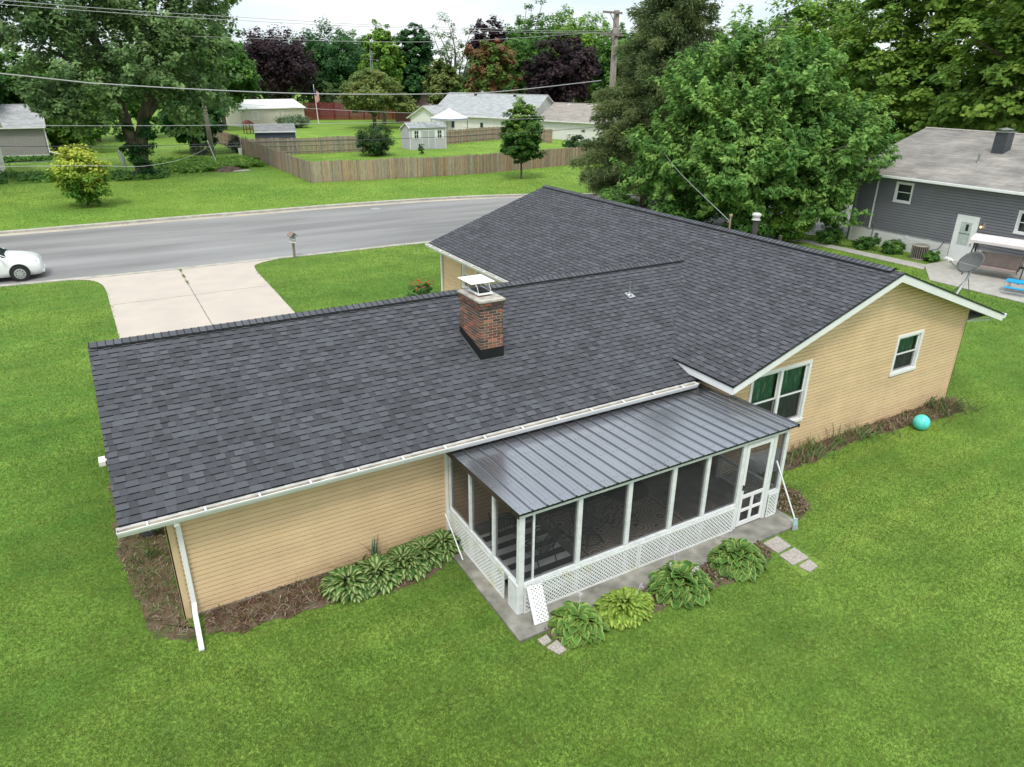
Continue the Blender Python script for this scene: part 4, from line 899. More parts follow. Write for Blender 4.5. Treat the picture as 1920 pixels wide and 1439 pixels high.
iris((19.9, -1.5), 30, .35, 33, 'low iris tuft in the bed just right of the turquoise ball', .3, (.14, .20, .07), .6)
iris((21.5, -1.75), 44, .50, 6, 'dry yellowing iris clump just past the house corner', .35, (.17, .19, .08), .6)
iris((3.55, -.12), 16, .66, 7, 'tall blue green iris fan standing behind the striped hostas', .0, (.06, .14, .085), .22, 'iris by the garage wall')
iris((3.15, -.10), 9, .62, 17, 'iris leaves flopped over against the tan wall beside the tall iris', .6, (.05, .12, .05), .2, 'iris by the garage wall')
leaf_plant('leaves', pb, 26, .2, .42, .26, .05, 9, (.06, .17, .04), (.09, .22, .05), z0=.2)
iris((-.45, 2.35), 16, .42, 9, 'iris fan in the leaf litter by the left end wall, nearest the grey bucket', .15, (.12, .22, .06), .3, 'iris sprouts at the left end wall')
iris((-.55, 1.2), 10, .24, 10, 'short sprouts in the leaf litter near the downspout corner', .3, (.12, .22, .06), .35, 'iris sprouts at the left end wall')

# ------------------------------------------------------------------ trees and shrubs
def foliage(name, parent, lobes, n_cl, per, leaf, cr_, seed, pal, flat=.65, lump=.22, shell=.35, elong=1.5, droop=0, up=1.0, vgrad=None, m=None, spray=0):
    """many small leaf faces gathered in clumps through ellipsoid lobes; returns clump centres"""
    r = np.random.RandomState(seed); lobes = np.array(lobes, float); vol = (lobes[:, 3]*lobes[:, 4]*lobes[:, 5])**(.72); pr = vol/vol.sum()
    li = r.choice(len(lobes), n_cl, p=pr); d = r.normal(size=(n_cl, 3)); d /= np.linalg.norm(d, axis=1)[:, None]
    ph = r.uniform(0, 6.28, 6); fr = r.uniform(2, 5.5, (6, 3)); lum = sum(np.sin(d@(fr[i]*np.array([1, 1, 1.2]))+ph[i]) for i in range(6))/6
    q = (shell+(1-shell)*r.rand(n_cl))**(.6)*(1+lump*1.7*lum)*(1+r.normal(0, .06, n_cl)); q = np.minimum(q, 1.07+.05*r.rand(n_cl))
    cc = lobes[li, :3]+d*lobes[li, 3:6]*q[:, None]; cc[:, 2] = np.maximum(cc[:, 2], cr_*.5)
    N_ = n_cl*per; ci = np.repeat(np.arange(n_cl), per); rs = cr_*r.uniform(.6, 1.3, n_cl)
    off = r.normal(size=(N_, 3)); off /= (np.linalg.norm(off, axis=1)[:, None]+1e-6); off *= (r.rand(N_)**.45)[:, None]; off[:, 2] *= flat
    P = cc[ci]+off*rs[ci][:, None]
    if spray:
        ax = d*.9+r.normal(0, .35, d.shape)+np.array([0, 0, .55]); ax /= np.linalg.norm(ax, axis=1)[:, None]
        sp = r.uniform(-1, 1.3, N_); P = cc[ci]+off*(rs[ci]*(.85-.35*np.abs(sp)))[:, None]+ax[ci]*(sp*rs[ci]*spray)[:, None]
    if droop: P[:, 2] -= droop*rs[ci]*(off[:, 0]**2+off[:, 1]**2)
    out = d[ci]*.55+off*.5+np.array([0, 0, up])+r.normal(0, .38, (N_, 3)); out /= np.linalg.norm(out, axis=1)[:, None]
    t = r.normal(size=(N_, 3)); t[:, 2] -= .35; t -= out*(t*out).sum(1)[:, None]; t /= np.linalg.norm(t, axis=1)[:, None]; s = np.cross(out, t)
    sz = leaf*r.uniform(.6, 1.3, N_)
    V = np.empty((N_, 4, 3), np.float32); a = sz[:, None]*.5*elong*t; b = sz[:, None]*.5*s
    V[:, 0] = P-a; V[:, 1] = P+b-a*.1; V[:, 2] = P+a-out*(sz*.12)[:, None]; V[:, 3] = P-b-a*.1
    pal = np.array(pal, float); ct = np.clip(.5+r.normal(0, .27, n_cl), 0, 1)[ci]+r.normal(0, .16, N_)
    if vgrad is not None:
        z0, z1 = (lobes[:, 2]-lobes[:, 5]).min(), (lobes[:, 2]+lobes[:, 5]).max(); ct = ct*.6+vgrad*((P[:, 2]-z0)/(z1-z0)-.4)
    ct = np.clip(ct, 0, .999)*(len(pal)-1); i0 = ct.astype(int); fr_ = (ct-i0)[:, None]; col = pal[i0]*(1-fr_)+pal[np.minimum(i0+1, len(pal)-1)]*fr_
    col = col*r.uniform(.8, 1.2, (N_, 1))
    npmesh(name, V.reshape(-1, 3), np.arange(N_*4).reshape(-1, 4), m or M_leaf, parent, np.repeat(col, 4, 0)); return cc
G_ = dict(
 mid=[(0.056, 0.145, 0.032), (0.103, 0.240, 0.046), (0.178, 0.345, 0.066)], deep=[(0.032, 0.105, 0.032), (0.055, 0.158, 0.046), (0.093, 0.224, 0.055)],
 bright=[(0.101, 0.234, 0.036), (0.191, 0.364, 0.051), (0.325, 0.487, 0.073)], olive=[(0.116, 0.176, 0.052), (0.199, 0.273, 0.074), (0.317, 0.354, 0.112)],
 purple=[(0.021, 0.013, 0.018), (0.043, 0.025, 0.031), (0.087, 0.049, 0.055)], grey=[(0.129, 0.186, 0.105), (0.209, 0.293, 0.168), (0.317, 0.391, 0.224)],
 red=[(0.091, 0.244, 0.041), (0.182, 0.345, 0.054), (0.422, 0.212, 0.097), (0.487, 0.162, 0.097)], yellow=[(0.088, 0.213, 0.027), (0.224, 0.370, 0.045), (0.460, 0.550, 0.080), (0.620, 0.660, 0.120)],
 spruce=[(0.089, 0.137, 0.056), (0.152, 0.209, 0.079), (0.245, 0.297, 0.116)], cotton=[(0.100, 0.181, 0.074), (0.181, 0.296, 0.108), (0.309, 0.438, 0.168)], maple=[(0.098, 0.230, 0.055), (0.190, 0.362, 0.081), (0.333, 0.517, 0.132)])
def limbs(parent, base, fork, cc, n, r0, r1, seed, lean=(0, 0)):
    rr = np.random.RandomState(seed); b = MB(); base, fork = Vector(base), Vector(fork)
    b.tube(arc([base, base.lerp(fork, .5)+Vector((r0*.15, 0, 0)), fork], 3), [r0*1.35]+[r0]*2+[r0*.95]*2+[r0*.85]*2, 10)
    idx = rr.choice(len(cc), min(n, len(cc)), replace=False)
    for i in idx:
        e = Vector(cc[i]); 
        if e.z < fork.z*.8: continue
        ml = fork.lerp(e, .45)+Vector((rr.normal(0, .05), rr.normal(0, .05), .12))*(e-fork).length
        P = arc([fork-Vector((0, 0, r0)), ml, e], 4); k = len(P); b.tube(P, [r1*(1-.85*j/(k-1)) for j in range(k)], 6)
    b.build('trunk', M_bark, parent, smooth=True)
def tree(label, x, y, H, rad, pal, seed, zb=None, n_cl=260, per=60, leaf=.3, cr_=None, lobes=None, group=None, nlimb=14, name='tree', cat='tree', lump=.22, r0=None, **kw):
    t = thing(name, label, cat, (x, y, 0), 0, group); zb = H*.18 if zb is None else zb; r0 = r0 or H*.022; rr = random.Random(seed)
    if lobes is None:
        lobes = [(0, 0, (H+zb)/2, rad*.86, rad*.86, (H-zb)/2*.92)]
        for k in range(5):
            a = k*1.26+rr.uniform(-.4, .4); q = rad*.45; lobes.append((math.cos(a)*q, math.sin(a)*q, zb+(H-zb)*rr.uniform(.3, .66), rad*.52, rad*.52, (H-zb)*.27))
    cc = foliage('crown', t, lobes, n_cl, per, leaf, cr_ or rad*.17, seed, G_[pal] if isinstance(pal, str) else pal, lump=lump, **kw)
    limbs(t, (0, 0, -.1), (0, 0, max(zb*1.05, .6)), cc, nlimb, r0, r0*.5, seed); return t
def shrub(label, x, y, H, rad, pal, seed, n_cl=70, per=60, leaf=.12, name='shrub', cat='shrub', group=None, **kw):
    t = thing(name, label, cat, (x, y, 0), 0, group)
    cc = foliage('foliage', t, [(0, 0, H*.52, rad*.9, rad*.9, H*.5)], n_cl, per, leaf, rad*.26, seed, G_[pal] if isinstance(pal, str) else pal, **kw)
    b = MB(); rr = random.Random(seed)
    for k in range(6): a = k*1.05; b.tube([(0, 0, -.05), (math.cos(a)*rad*.35, math.sin(a)*rad*.35, H*.6)], [.04, .015], 5)
    b.build('stem', M_bark, t); return t

# big cottonwood on the left, several stems
t = thing('cottonwood_tree', 'huge spreading tree with an ivy covered trunk at the left', 'tree', (4.6, 65.0, 0))
lb = [(0, 0, 17, 6.5, 6, 8.5), (-6, -1, 14, 4.6, 4.5, 4.2), (-9.5, 0, 18, 4.6, 4.5, 5), (5.6, -1, 12.5, 4.0, 4.5, 4.2), (6.0, 0, 7.8, 2.7, 3.6, 2.6), (-4.2, -2, 8.6, 3.0, 3.5, 2.6), (1.6, -3, 10, 5, 3.5, 3.8), (-1.8, -3, 7.4, 2.8, 2.4, 2.2), (-6.2, -1, 7.0, 2.6, 3, 2.6),
      (8.2, 0, 16.5, 3.6, 4, 3.6), (3.2, 0, 22, 6, 5, 5), (-5.2, 0, 22, 6, 5, 5), (-10.5, 1, 12.2, 3.4, 4, 2.4), (-3.4, -1.5, 5.0, 2.0, 2.6, 1.3), (4.2, -1.5, 5.4, 2.2, 2.6, 1.6)]
cc = foliage('crown', t, lb, 1300, 85, .22, .95, 31, G_['cotton'], lump=.26, shell=.15, flat=.8, elong=1.8, spray=1.1)
b = MB()
b.tube(arc([(0, 0, -.2), (.1, 0, 1.6), (.6, 0, 4.2), (2.0, 0, 8), (3.2, 0, 14), (4, 0, 21)], 4), [.8]*2+[.62]*6+[.48]*6+[.34]*6+[.12], 10)
b.tube(arc([(0, 0, .8), (-.5, 0, 4), (-1.0, .5, 9), (-3.0, 0, 15), (-6, 0, 21)], 4), [.52]*6+[.38]*6+[.10]*5, 10)
for a, e in (((1.3, 0, 6), (7.8, 0, 12)), ((-1, 0, 9), (-9, 0, 16.5)), ((-.7, 0, 6), (-6, -1, 11)), ((2.4, 0, 10), (8, 0, 17)), ((.8, 0, 5), (6, -1, 7.5)), ((-3, 0, 15), (-2, 0, 22))):
    a, e = Vector(a), Vector(e); b.tube(arc([a, a.lerp(e, .5)+Vector((0, 0, 1)), e], 4), [.36, .33, .3, .27, .23, .19, .15, .11, .06], 7)
b.build('trunk', M_bark, t, smooth=True)
foliage('ivy', t, [(.15, -.5, 1.6, .8, .7, 2.0), (.9, -.4, 4.2, .7, .7, 1.6), (-.7, -.2, 3.4, .8, .8, 1.8)], 60, 90, .17, .5, 5, G_['deep'])
# conifer behind the main roof
def conifer(label, x, y, H, R0, seed, pal):
    t = thing('spruce_tree', label, 'tree', (x, y, 0)); r = np.random.RandomState(seed); V = []; K = []; P = np.array(G_[pal]); b = MB()
    b.tube([(0, 0, 0), (.95, -.55, H*.5), (1.9, -1.1, H)], [.34, .22, .04], 10); allp = []; alld = []; allc = []; z = 1.6; k = 0
    while z < H-.3:
        rad = R0*((1-(z/H))**.85)*1.08*r.uniform(.72, 1.12)*(.75 if z < 2.5 else 1); a = k*2.4+r.normal(0, .3); L_ = max(.5, rad); dx, dy = math.cos(a), math.sin(a)
        nseg = max(6, int(L_*12)); x0 = 1.9*z/H; y0_ = -1.1*z/H
        b.tube([(x0, y0_, z), (x0+dx*L_*.55, y0_+dy*L_*.55, z-.05*L_), (x0+dx*L_*.95, y0_+dy*L_*.95, z-.10*L_+.1)], [.06, .035, .012], 5)
        ct = r.uniform(.1, .8)
        for q in range(nseg):
            f = (q+.8)/nseg; wdt = .24+.62*math.sin(math.pi*min(1, f*.9))*min(1, L_/2.4)
            c0 = np.array([x0+dx*L_*f, y0_+dy*L_*f, z-.10*L_*f*f+.12*max(0, f-.8)]); n = 34
            o = r.normal(size=(n, 3))*np.array([wdt*.42, wdt*.42, .17]); o[:, 2] -= np.abs(r.normal(0, .17, n)); allp.append(c0+o)
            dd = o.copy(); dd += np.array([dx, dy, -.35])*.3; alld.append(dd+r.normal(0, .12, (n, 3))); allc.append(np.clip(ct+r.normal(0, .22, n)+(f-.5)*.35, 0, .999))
        z += .085+.05*(z/H); k += 1
    Pp = np.concatenate(allp); D = np.concatenate(alld); D /= np.linalg.norm(D, axis=1)[:, None]; ct = np.concatenate(allc)*(len(P)-1); n = len(Pp)
    s = np.cross(D, r.normal(size=(n, 3))); s /= np.linalg.norm(s, axis=1)[:, None]; l_ = r.uniform(.16, .34, n)[:, None]; w_ = r.uniform(.028, .052, n)[:, None]
    V = np.empty((n, 4, 3), np.float32); V[:, 0] = Pp-D*l_*.5; V[:, 1] = Pp+s*w_; V[:, 2] = Pp+D*l_*.5; V[:, 3] = Pp-s*w_
    i0 = ct.astype(int); fr_ = (ct-i0)[:, None]; col = P[i0]*(1-fr_)+P[np.minimum(i0+1, len(P)-1)]*fr_
    npmesh('crown', V.reshape(-1, 3), np.arange(n*4).reshape(-1, 4), M_leaf, t, np.repeat(col, 4, 0)); b.build('trunk', M_bark, t, smooth=True)
    print('conifer leaves', n)
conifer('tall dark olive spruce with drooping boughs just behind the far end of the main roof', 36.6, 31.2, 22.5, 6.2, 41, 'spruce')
# broad tree behind the main ridge
t = thing('cherry_tree', 'broad bushy dark green tree between the main roof and the grey house', 'tree', (35.2, 20.2, 0))
lb = [(0, 0, 5.6, 5.2, 5.2, 3.7), (1.5, -1, 8.6, 3.2, 3.2, 2.5), (-2.0, 2.0, 8.4, 2.6, 2.6, 2.4), (3.2, -3.8, 5.5, 2.7, 2.7, 2.4), (-3.3, 3.4, 4.1, 2.6, 2.8, 2.3), (2.0, 1, 9.8, 1.5, 1.5, 1.6), (-.8, .8, 10.6, 1.2, 1.2, 1.5), (.6, -2.6, 9.4, 1.7, 1.7, 1.5), (-1.6, -1.6, 4.0, 3.4, 3, 2.4), (1.8, -4.2, 2.6, 1.8, 1.8, 1.5)]
cc = foliage('crown', t, lb, 1700, 80, .15, .50, 51, G_['maple'], lump=.28, shell=.12, elong=2.3, flat=.7, droop=.2, up=.8, spray=1.5)
limbs(t, (0, 0, -.1), (0, 0, 1.5), cc, 60, .30, .13, 5)
b = MB(); rr = random.Random(9)
for k in range(16):
    a = rr.uniform(0, 6.28); q = rr.uniform(0, 2.4); x, y = math.cos(a)*q, math.sin(a)*q; b.tube([(x, y, 8.5), (x*1.15, y*1.15, rr.uniform(11.0, 12.6))], [.03, .008], 4)
b.build('twig', M_bark, t)
# young maple across the road
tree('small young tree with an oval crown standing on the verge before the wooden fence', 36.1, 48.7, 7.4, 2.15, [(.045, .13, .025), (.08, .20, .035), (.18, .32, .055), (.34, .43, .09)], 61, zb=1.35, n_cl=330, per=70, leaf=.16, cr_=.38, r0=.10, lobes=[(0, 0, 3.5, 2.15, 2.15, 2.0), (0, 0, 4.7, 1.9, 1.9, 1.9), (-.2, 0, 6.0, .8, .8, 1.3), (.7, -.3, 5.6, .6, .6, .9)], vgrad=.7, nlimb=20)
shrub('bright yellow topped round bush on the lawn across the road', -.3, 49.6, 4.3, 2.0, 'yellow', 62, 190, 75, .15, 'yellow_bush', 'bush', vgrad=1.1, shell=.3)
# trees of the far side, positions in metres
far_tr = [
 ('dark purple leaved maple behind the tan metal shed', 38.2, 153.0, 18.3, 9.3, 'purple', 'purple_maple', 3),
 ('wide dense dark green tree right of the purple maple by the lattice mast', 54.2, 166, 19.5, 9.4, 'deep', 'tree', 3),
 ('medium green tree behind the lattice mast', 61.0, 170, 18.5, 7.2, 'mid', 'tree', 3),
 ('tall yellow green tree left of the dark pair in the middle', 52.8, 129.5, 17.6, 4.6, 'bright', 'tree', 3),
 ('tall dark green tree in the middle behind the pink roofed house', 60.3, 131.5, 18.0, 4.6, 'deep', 'tree', 3),
 ('small yellowish tree below the tall dark tree, left of the reddish maple', 62.0, 121.3, 11.6, 3.8, 'olive', 'tree', 2),
 ('maple turning red and orange on top, behind the grey roofed house', 66.0, 110, 14.9, 5.3, [(.07, .16, .03), (.13, .24, .045), (.16, .25, .05), (.30, .17, .08), (.36, .13, .08)], 'maple_tree', 2),
 ('sparse grey green tree with bare twigs against the sky', 82.0, 158.5, 22.5, 7.2, 'grey', 'tree', 3),
 ('dark purple leaved maple behind the brown roofed house', 74.5, 99.2, 15.4, 6.5, 'purple', 'purple_maple', 3),
 ('light green tree between the red maple and the right purple maple', 80.0, 121, 17.6, 6.0, 'mid', 'tree', 0),
 ('dark purple tree top showing far behind the red maple', 84.6, 144.9, 20.6, 5.0, 'purple', 'purple_maple', 9),
 ('tall dark green tree on the skyline above the right purple maple', 98.8, 149.3, 25.2, 7, 'mid', 'tree', 4),
 ('bright green tree just right of the purple maple, by the utility pole', 97.5, 125.8, 21.0, 7.2, 'bright', 'tree', 4),
 ('pale green tree behind the utility pole arms', 92.5, 106, 17.8, 6.5, 'mid', 'tree', 4),
 ('yellow green tree far behind the spruce', 108.0, 148, 24.5, 8, 'bright', 'tree', 5),
 ('dark green tree left of the purple maple, behind the big left tree', 22.0, 124, 17, 6.5, 'mid', 'tree', 3),
 ('rounded green tree peeping out behind the crown of the big left tree', 24.5, 160, 22.0, 7.5, 'mid', 'tree', 3),
 ('sparse orange tinged tree between the spruce and the broad tree', 84.0, 76.0, 16.5, 3.8, [(.08, .15, .04), (.15, .2, .06), (.42, .24, .12)], 'tree', 2),
 ('green tree behind the broad dark tree, right of the spruce', 77.4, 63.4, 15.2, 5.0, 'bright', 'tree', 2),
 ('dark tree on the right skyline left of the tall bright maples', 80.0, 50.5, 17.4, 5.2, 'mid', 'tree', 2),
 ('light green tree standing behind the grey house, left of the tallest maple', 69.0, 42.0, 19.0, 6.4, 'bright', 'tree', 2),
]
for i, (lab, x, y, H, rad, pal, nm, zb) in enumerate(far_tr):
    sparse = 'sparse' in lab; close = y < 80
    tree(lab, x, y, H*1.05, rad*1.06, pal, 100+i, zb=zb, n_cl=(90 if sparse else 360) if not close else 380, per=34 if sparse else 64, leaf=.42 if not close else .30, cr_=rad*.16, name=nm, nlimb=26 if sparse else 10, lump=.2, flat=.8, elong=1.25 if not close else 1.5)
tree('spreading olive green tree with a forked trunk in the middle of the far lawn', 46.8, 118.5, 9.8, 6.4, 'olive', 130, zb=2.2, n_cl=300, per=60, leaf=.26, cr_=1.0, r0=.34, nlimb=22, flat=.5, lobes=[(0, 0, 6.2, 5.2, 5, 3.3), (4.2, -1, 4.6, 2.6, 2.6, 1.7), (6.0, -2, 3.8, 2.0, 2, 1.1), (-3.4, 0, 5.0, 2.6, 2.6, 2.2), (.5, 0, 8.2, 2.6, 2.6, 1.5)])
# tall bright maples behind the grey house
for i, (x, y, H, rad, lab) in enumerate([(66.5, 27.5, 25, 9.0, 'huge bright green maple towering behind the roof of the grey house'), (62.5, 15.0, 23, 8.5, 'huge maple at the right edge of the photo above the grey house chimney')]):
    lb = [(0, 0, H*.5, rad*.9, rad*.9, H*.42), (-rad*.5, rad*.35, H*.42, rad*.55, rad*.55, H*.3), (rad*.3, -rad*.5, H*.6, rad*.6, rad*.6, H*.28), (-rad*.45, -rad*.3, H*.3, rad*.6, rad*.6, H*.2), (-.3*rad, .1*rad, H*.72, rad*.5, rad*.5, H*.2)]
    tree(lab, x, y, H, rad, [(.10, .20, .032), (.18, .31, .046), (.30, .43, .075)], 140+i, zb=2.0, n_cl=1050, per=70, leaf=.34, cr_=1.05, lobes=lb, name='maple_tree', nlimb=25, flat=.42, droop=.35, elong=1.15, lump=.3, shell=.3)
# woodland at the left and far
for i, (x, y, H, rad, pal, lab) in enumerate([
 (-4.5, 98, 12.6, 6.0, 'mid', 'medium green tree beyond the small grey house at the left edge'), (-12, 92, 15, 6.5, 'deep', 'dark tree at the left edge of the photo behind the grey roof'),
 (-14, 62, 17.5, 6.0, 'cotton', 'leafy tree at the far left whose boughs hang over the small grey house'), (2.5, 108, 14.5, 6.5, 'mid', 'rounded tree behind the left part of the big spreading tree'), (.0, 92.0, 6.8, 3.6, 'bright', 'yellow green bushy tree right of the small grey house'),
 (12.5, 86, 7.6, 4.2, 'deep', 'dark low evergreen tree behind the garden patch at the left'), (8.5, 113, 13, 5.5, 'mid', 'green tree deep behind the trunk of the big spreading tree')]):
    tree(lab, x, y, H, rad, pal, 160+i, zb=H*.1, n_cl=300, per=62, leaf=.34, cr_=rad*.17, nlimb=8, flat=.75)
# far-off wood that closes the horizon
r = np.random.RandomState(77); lb = []
for k in range(150):
    a = -.62+2.35*k/150; D_ = r.uniform(185, 330); H = r.uniform(9, 15)
    lb.append((math.sin(a)*D_, math.cos(a)*D_-11, H*.5, r.uniform(8, 13), r.uniform(8, 13), H*.52))
wood = struct(bpy.data.objects.new('far_wood', None), 'stuff'); C.objects.unlink(wood) if wood.name in C.objects else None
bpy.data.objects.remove(wood)
foliage('far_wood', None, lb, 2600, 46, .95, 2.6, 78, [(.022, .055, .018), (.045, .095, .026), (.085, .15, .04)], flat=.8)
struct(bpy.data.objects['far_wood'], 'stuff')
# shrubs by fences and houses
shrub('dark green rambling bush between the wooden fence and the pale grey shed', 31.0, 74.6, 3.3, 2.4, [(.02, .06, .015), (.04, .10, .022), (.11, .17, .04)], 201, 120, 70, .16)
shrub('tiny pointed evergreen beside the pale grey shed', 36.6, 73.6, 1.5, .55, 'deep', 202, 26, 50, .08, 'small_conifer', 'evergreen')
shrub('dark grey round shrub right of the leaning pipe by the fence end', 17.0, 84.5, 1.9, 1.5, [(.02, .035, .02), (.05, .07, .045), (.1, .12, .08)], 203, 60, 50, .13)
shrub('dark round shrub behind the old wooden pole at the left', 12.6, 83.5, 1.7, 1.4, [(.02, .04, .02), (.045, .065, .035), (.09, .12, .06)], 204, 60, 50, .13)
shrub('glossy dark shrub with red flowers at the right end of the wooden fence', 52.0, 62.0, 3.0, 1.8, [(.015, .06, .02), (.03, .10, .025), (.05, .14, .03)], 205, 80, 60, .14)
shrub('low dark bush by the corner of the small grey house at the left', -1.4, 90.5, 1.7, 1.4, 'deep', 206, 50, 50, .14)
shrub('tall grassy shrub row in front of the tan metal shed', 34.0, 125.5, 2.2, 3.2, 'grey', 207, 90, 50, .2)
shrub('rose bush with red flowers behind the garage ridge', 11.75, 16.35, .8, .6, [(.03, .09, .02), (.06, .14, .03)], 208, 30, 40, .06, 'rose_bush', 'rose bush')
rs_ = bpy.data.objects['rose_bush']; r = random.Random(3); b = MB()
for k in range(22):
    a = r.uniform(0, 6.28); q = r.uniform(.15, .6); b.lathe([(0, -.03), (.035, -.01), (.04, .02), (0, .03)], (math.cos(a)*q, math.sin(a)*q, r.uniform(.6, .92)), 6)
b.build('flower', mat('rose_red', (.62, .04, .03), .5), rs_)
for i, (x, y, H, rad, lab) in enumerate([(31.8, 22.5, 2.6, 1.9, 'dense green bush under the left side of the broad dark tree'), (34.0, 18.6, 2.2, 1.7, 'round bush in front of the trunk of the broad dark tree'), (36.4, 17.6, 2.4, 1.6, 'light green bush under the right side of the broad dark tree'), (34.9, 23.5, 2.8, 2.0, 'shady bush just behind the trunk of the broad dark tree'), (30.2, 26.5, 2.4, 1.8, 'bush between the spruce and the broad dark tree')]):
    shrub(lab, x, y, H, rad, 'mid' if i != 2 else 'bright', 230+i, 90, 60, .12, 'bush', 'bush', 'undergrowth below the broad tree')
for i, (x, y, H, rad, lab) in enumerate([(37.9, 15.6, 1.3, .9, 'tangled bush at the near corner of the grey house'), (38.8, 13.6, .75, .8, 'low weedy bush along the white foundation, below the window'), (39.2, 12.2, .7, .75, 'weeds beside the air conditioner on the left'), (39.3, 9.95, .55, .5, 'small leafy weed clump between the air conditioner and the white door')]):
    shrub(lab, x, y, H, rad, 'mid', 210+i, 44, 50, .09, 'weedy_bush', 'bush', 'weeds along the grey house foundation')
# vegetable patch and rough grass: nobody could count it
def cover(name, polys, n, h, leaf, seed, pal, m=None):
    r = np.random.RandomState(seed); lbs = []
    for P in polys:
        xs = [p[0] for p in P]; ys = [p[1] for p in P]; x = r.uniform(min(xs), max(xs), n*3); y = r.uniform(min(ys), max(ys), n*3); k = inpoly(x, y, P)
        lbs += [(a, b_, h*.4, .5, .5, h*.5) for a, b_ in zip(x[k][:n], y[k][:n])]
    foliage(name, None, lbs, len(lbs)*3, 24, leaf, .4, seed, G_[pal]); return struct(bpy.data.objects[name], 'stuff')
cover('garden_plants', [[(6.2, 67), (7.5, 78.5), (16.6, 75), (16.3, 68.5), (12, 67.6), (9.5, 66.0)]], 300, .45, .20, 301, 'bright')
cover('weeds', [[(-12, 66), (-12, 72), (2.6, 70), (2.8, 66.5), (-2, 64.8)], [(-9, 83.5), (-9, 85.4), (-3.4, 85.0), (-3.2, 83.5)], [(2.2, 63.3), (2.4, 66.5), (6.5, 66), (6.2, 63.6)]], 150, .45, .16, 302, 'mid')

# ------------------------------------------------------------------ fences
def fence(name, label, path, H, seed, cols, flip=1, rails=True, group='wooden fences across the road'):
    t = thing(name, label, 'fence', (path[0][0], path[0][1], 0), 0, group); ox, oy = path[0]; rr = random.Random(seed); b = MB(); rl = MB(); posts = []
    for (x0_, y0_), (x1_, y1_) in zip(path[:-1], path[1:]):
        d = Vector((x1_-x0_, y1_-y0_, 0)); Ln = d.length; d.normalize(); nrm = Vector((d.y, -d.x, 0))*flip; k = int(Ln/.15)
        for i in range(k):
            p = Vector((x0_-ox, y0_-oy, 0))+d*(Ln*(i+.5)/k); g = rr.uniform(.7, 1.15); base = cols[int((i//40+rr.random()*2.6)) % len(cols)]; c = tuple(v*g for v in base)
            h = H+rr.uniform(-.05, .05)+.04*math.sin(i*.11); q = d*.066; ti = rr.uniform(-.006, .006)
            b.prism([p-q+nrm*.03, p-q+nrm*.03+Vector((0, 0, h-.05)), p-q*.5+nrm*(.03+ti)+Vector((0, 0, h)), p+q*.5+nrm*(.03+ti)+Vector((0, 0, h)), p+q+nrm*.03+Vector((0, 0, h-.05)), p+q+nrm*.03], nrm*.018, c)
        for zz_ in (.35, H*.55, H-.3): rl.bar(Vector((x0_-ox, y0_-oy, zz_)), Vector((x1_-ox, y1_-oy, zz_)), .04, .09)
        m_ = max(1, int(Ln/2.5))
        for i in range(m_+1):
            pp = Vector((x0_-ox, y0_-oy, 0))+d*(Ln*i/m_)-nrm*.06
            po = MB().box(pp.x-.05, pp.x+.05, pp.y-.05, pp.y+.05, -.1, H-.05 if flip == 1 else H+.05)
            posts.append(po)
    b.build('boards', M_wood, t); rl.build('rail', M_wood, t)
    for po in posts: po.build('post', M_wood, t)
    return t
WC = [(1.1, 1.0, .9), (1.12, .86, .68), (1.0, .96, .92), (1.1, .84, .66), (.85, .80, .75), (1.2, 1.1, 1.02)]
fence('wooden_fence', 'weathered brown board fence running along the far verge and turning back at its left corner', [(17.0, 82.2), (17.6, 54.8), (23.2, 54.1), (34.4, 53.9), (47.5, 56.4), (56, 58.4), (66, 61)], 1.85, 1, WC)
fence('wooden_fence', 'grey and brown board fence with rails showing, just before the small dark shed', [(17.4, 80.4), (25.6, 79.7), (31, 79.9), (34.5, 80.2)], 1.9, 2, [(1.05, 1.02, .98), (.95, .93, .9), (1.1, .9, .7)], flip=-1)
fence('wooden_fence', 'brown board fence right of the pale grey shed, below the white canopy', [(42.8, 83.5), (50, 86.6), (58, 89.5), (60, 80)], 1.9, 3, WC, flip=-1)
fence('wooden_fence', 'board fence running away behind the leaning pipe at the left, rails facing us', [(16.6, 106), (17.0, 83)], 1.9, 4, [(1.15, .85, .6), (1.0, .8, .62)], flip=-1)
o = thing('red_fence', 'dark red board fence at the back of the far lawn', 'fence', (42.1, 147.8, 0)); b = MB(); rl = MB(); r = random.Random(2)
for i in range(150):
    p = Vector((22.0, -6.8, 0))*(i/150); g = r.uniform(.85, 1.1); b.obox(p+Vector((0, 0, 1.7)), Vector((22, -6.8, 0)).normalized()*.068, (.004, .012, 0), (0, 0, 1.7), (g, g, g))
for i in range(8): p = Vector((22.0, -6.8, 0))*(i/7.5); rl.box(p.x-.12, p.x+.12, p.y-.3, p.y-.05, 0, 3.5)
M_redf = mat('dark_red_paint', (.17, .022, .024), .6, var=.1, attr=True); b.build('boards', M_redf, o); rl.build('post', M_redf, o)
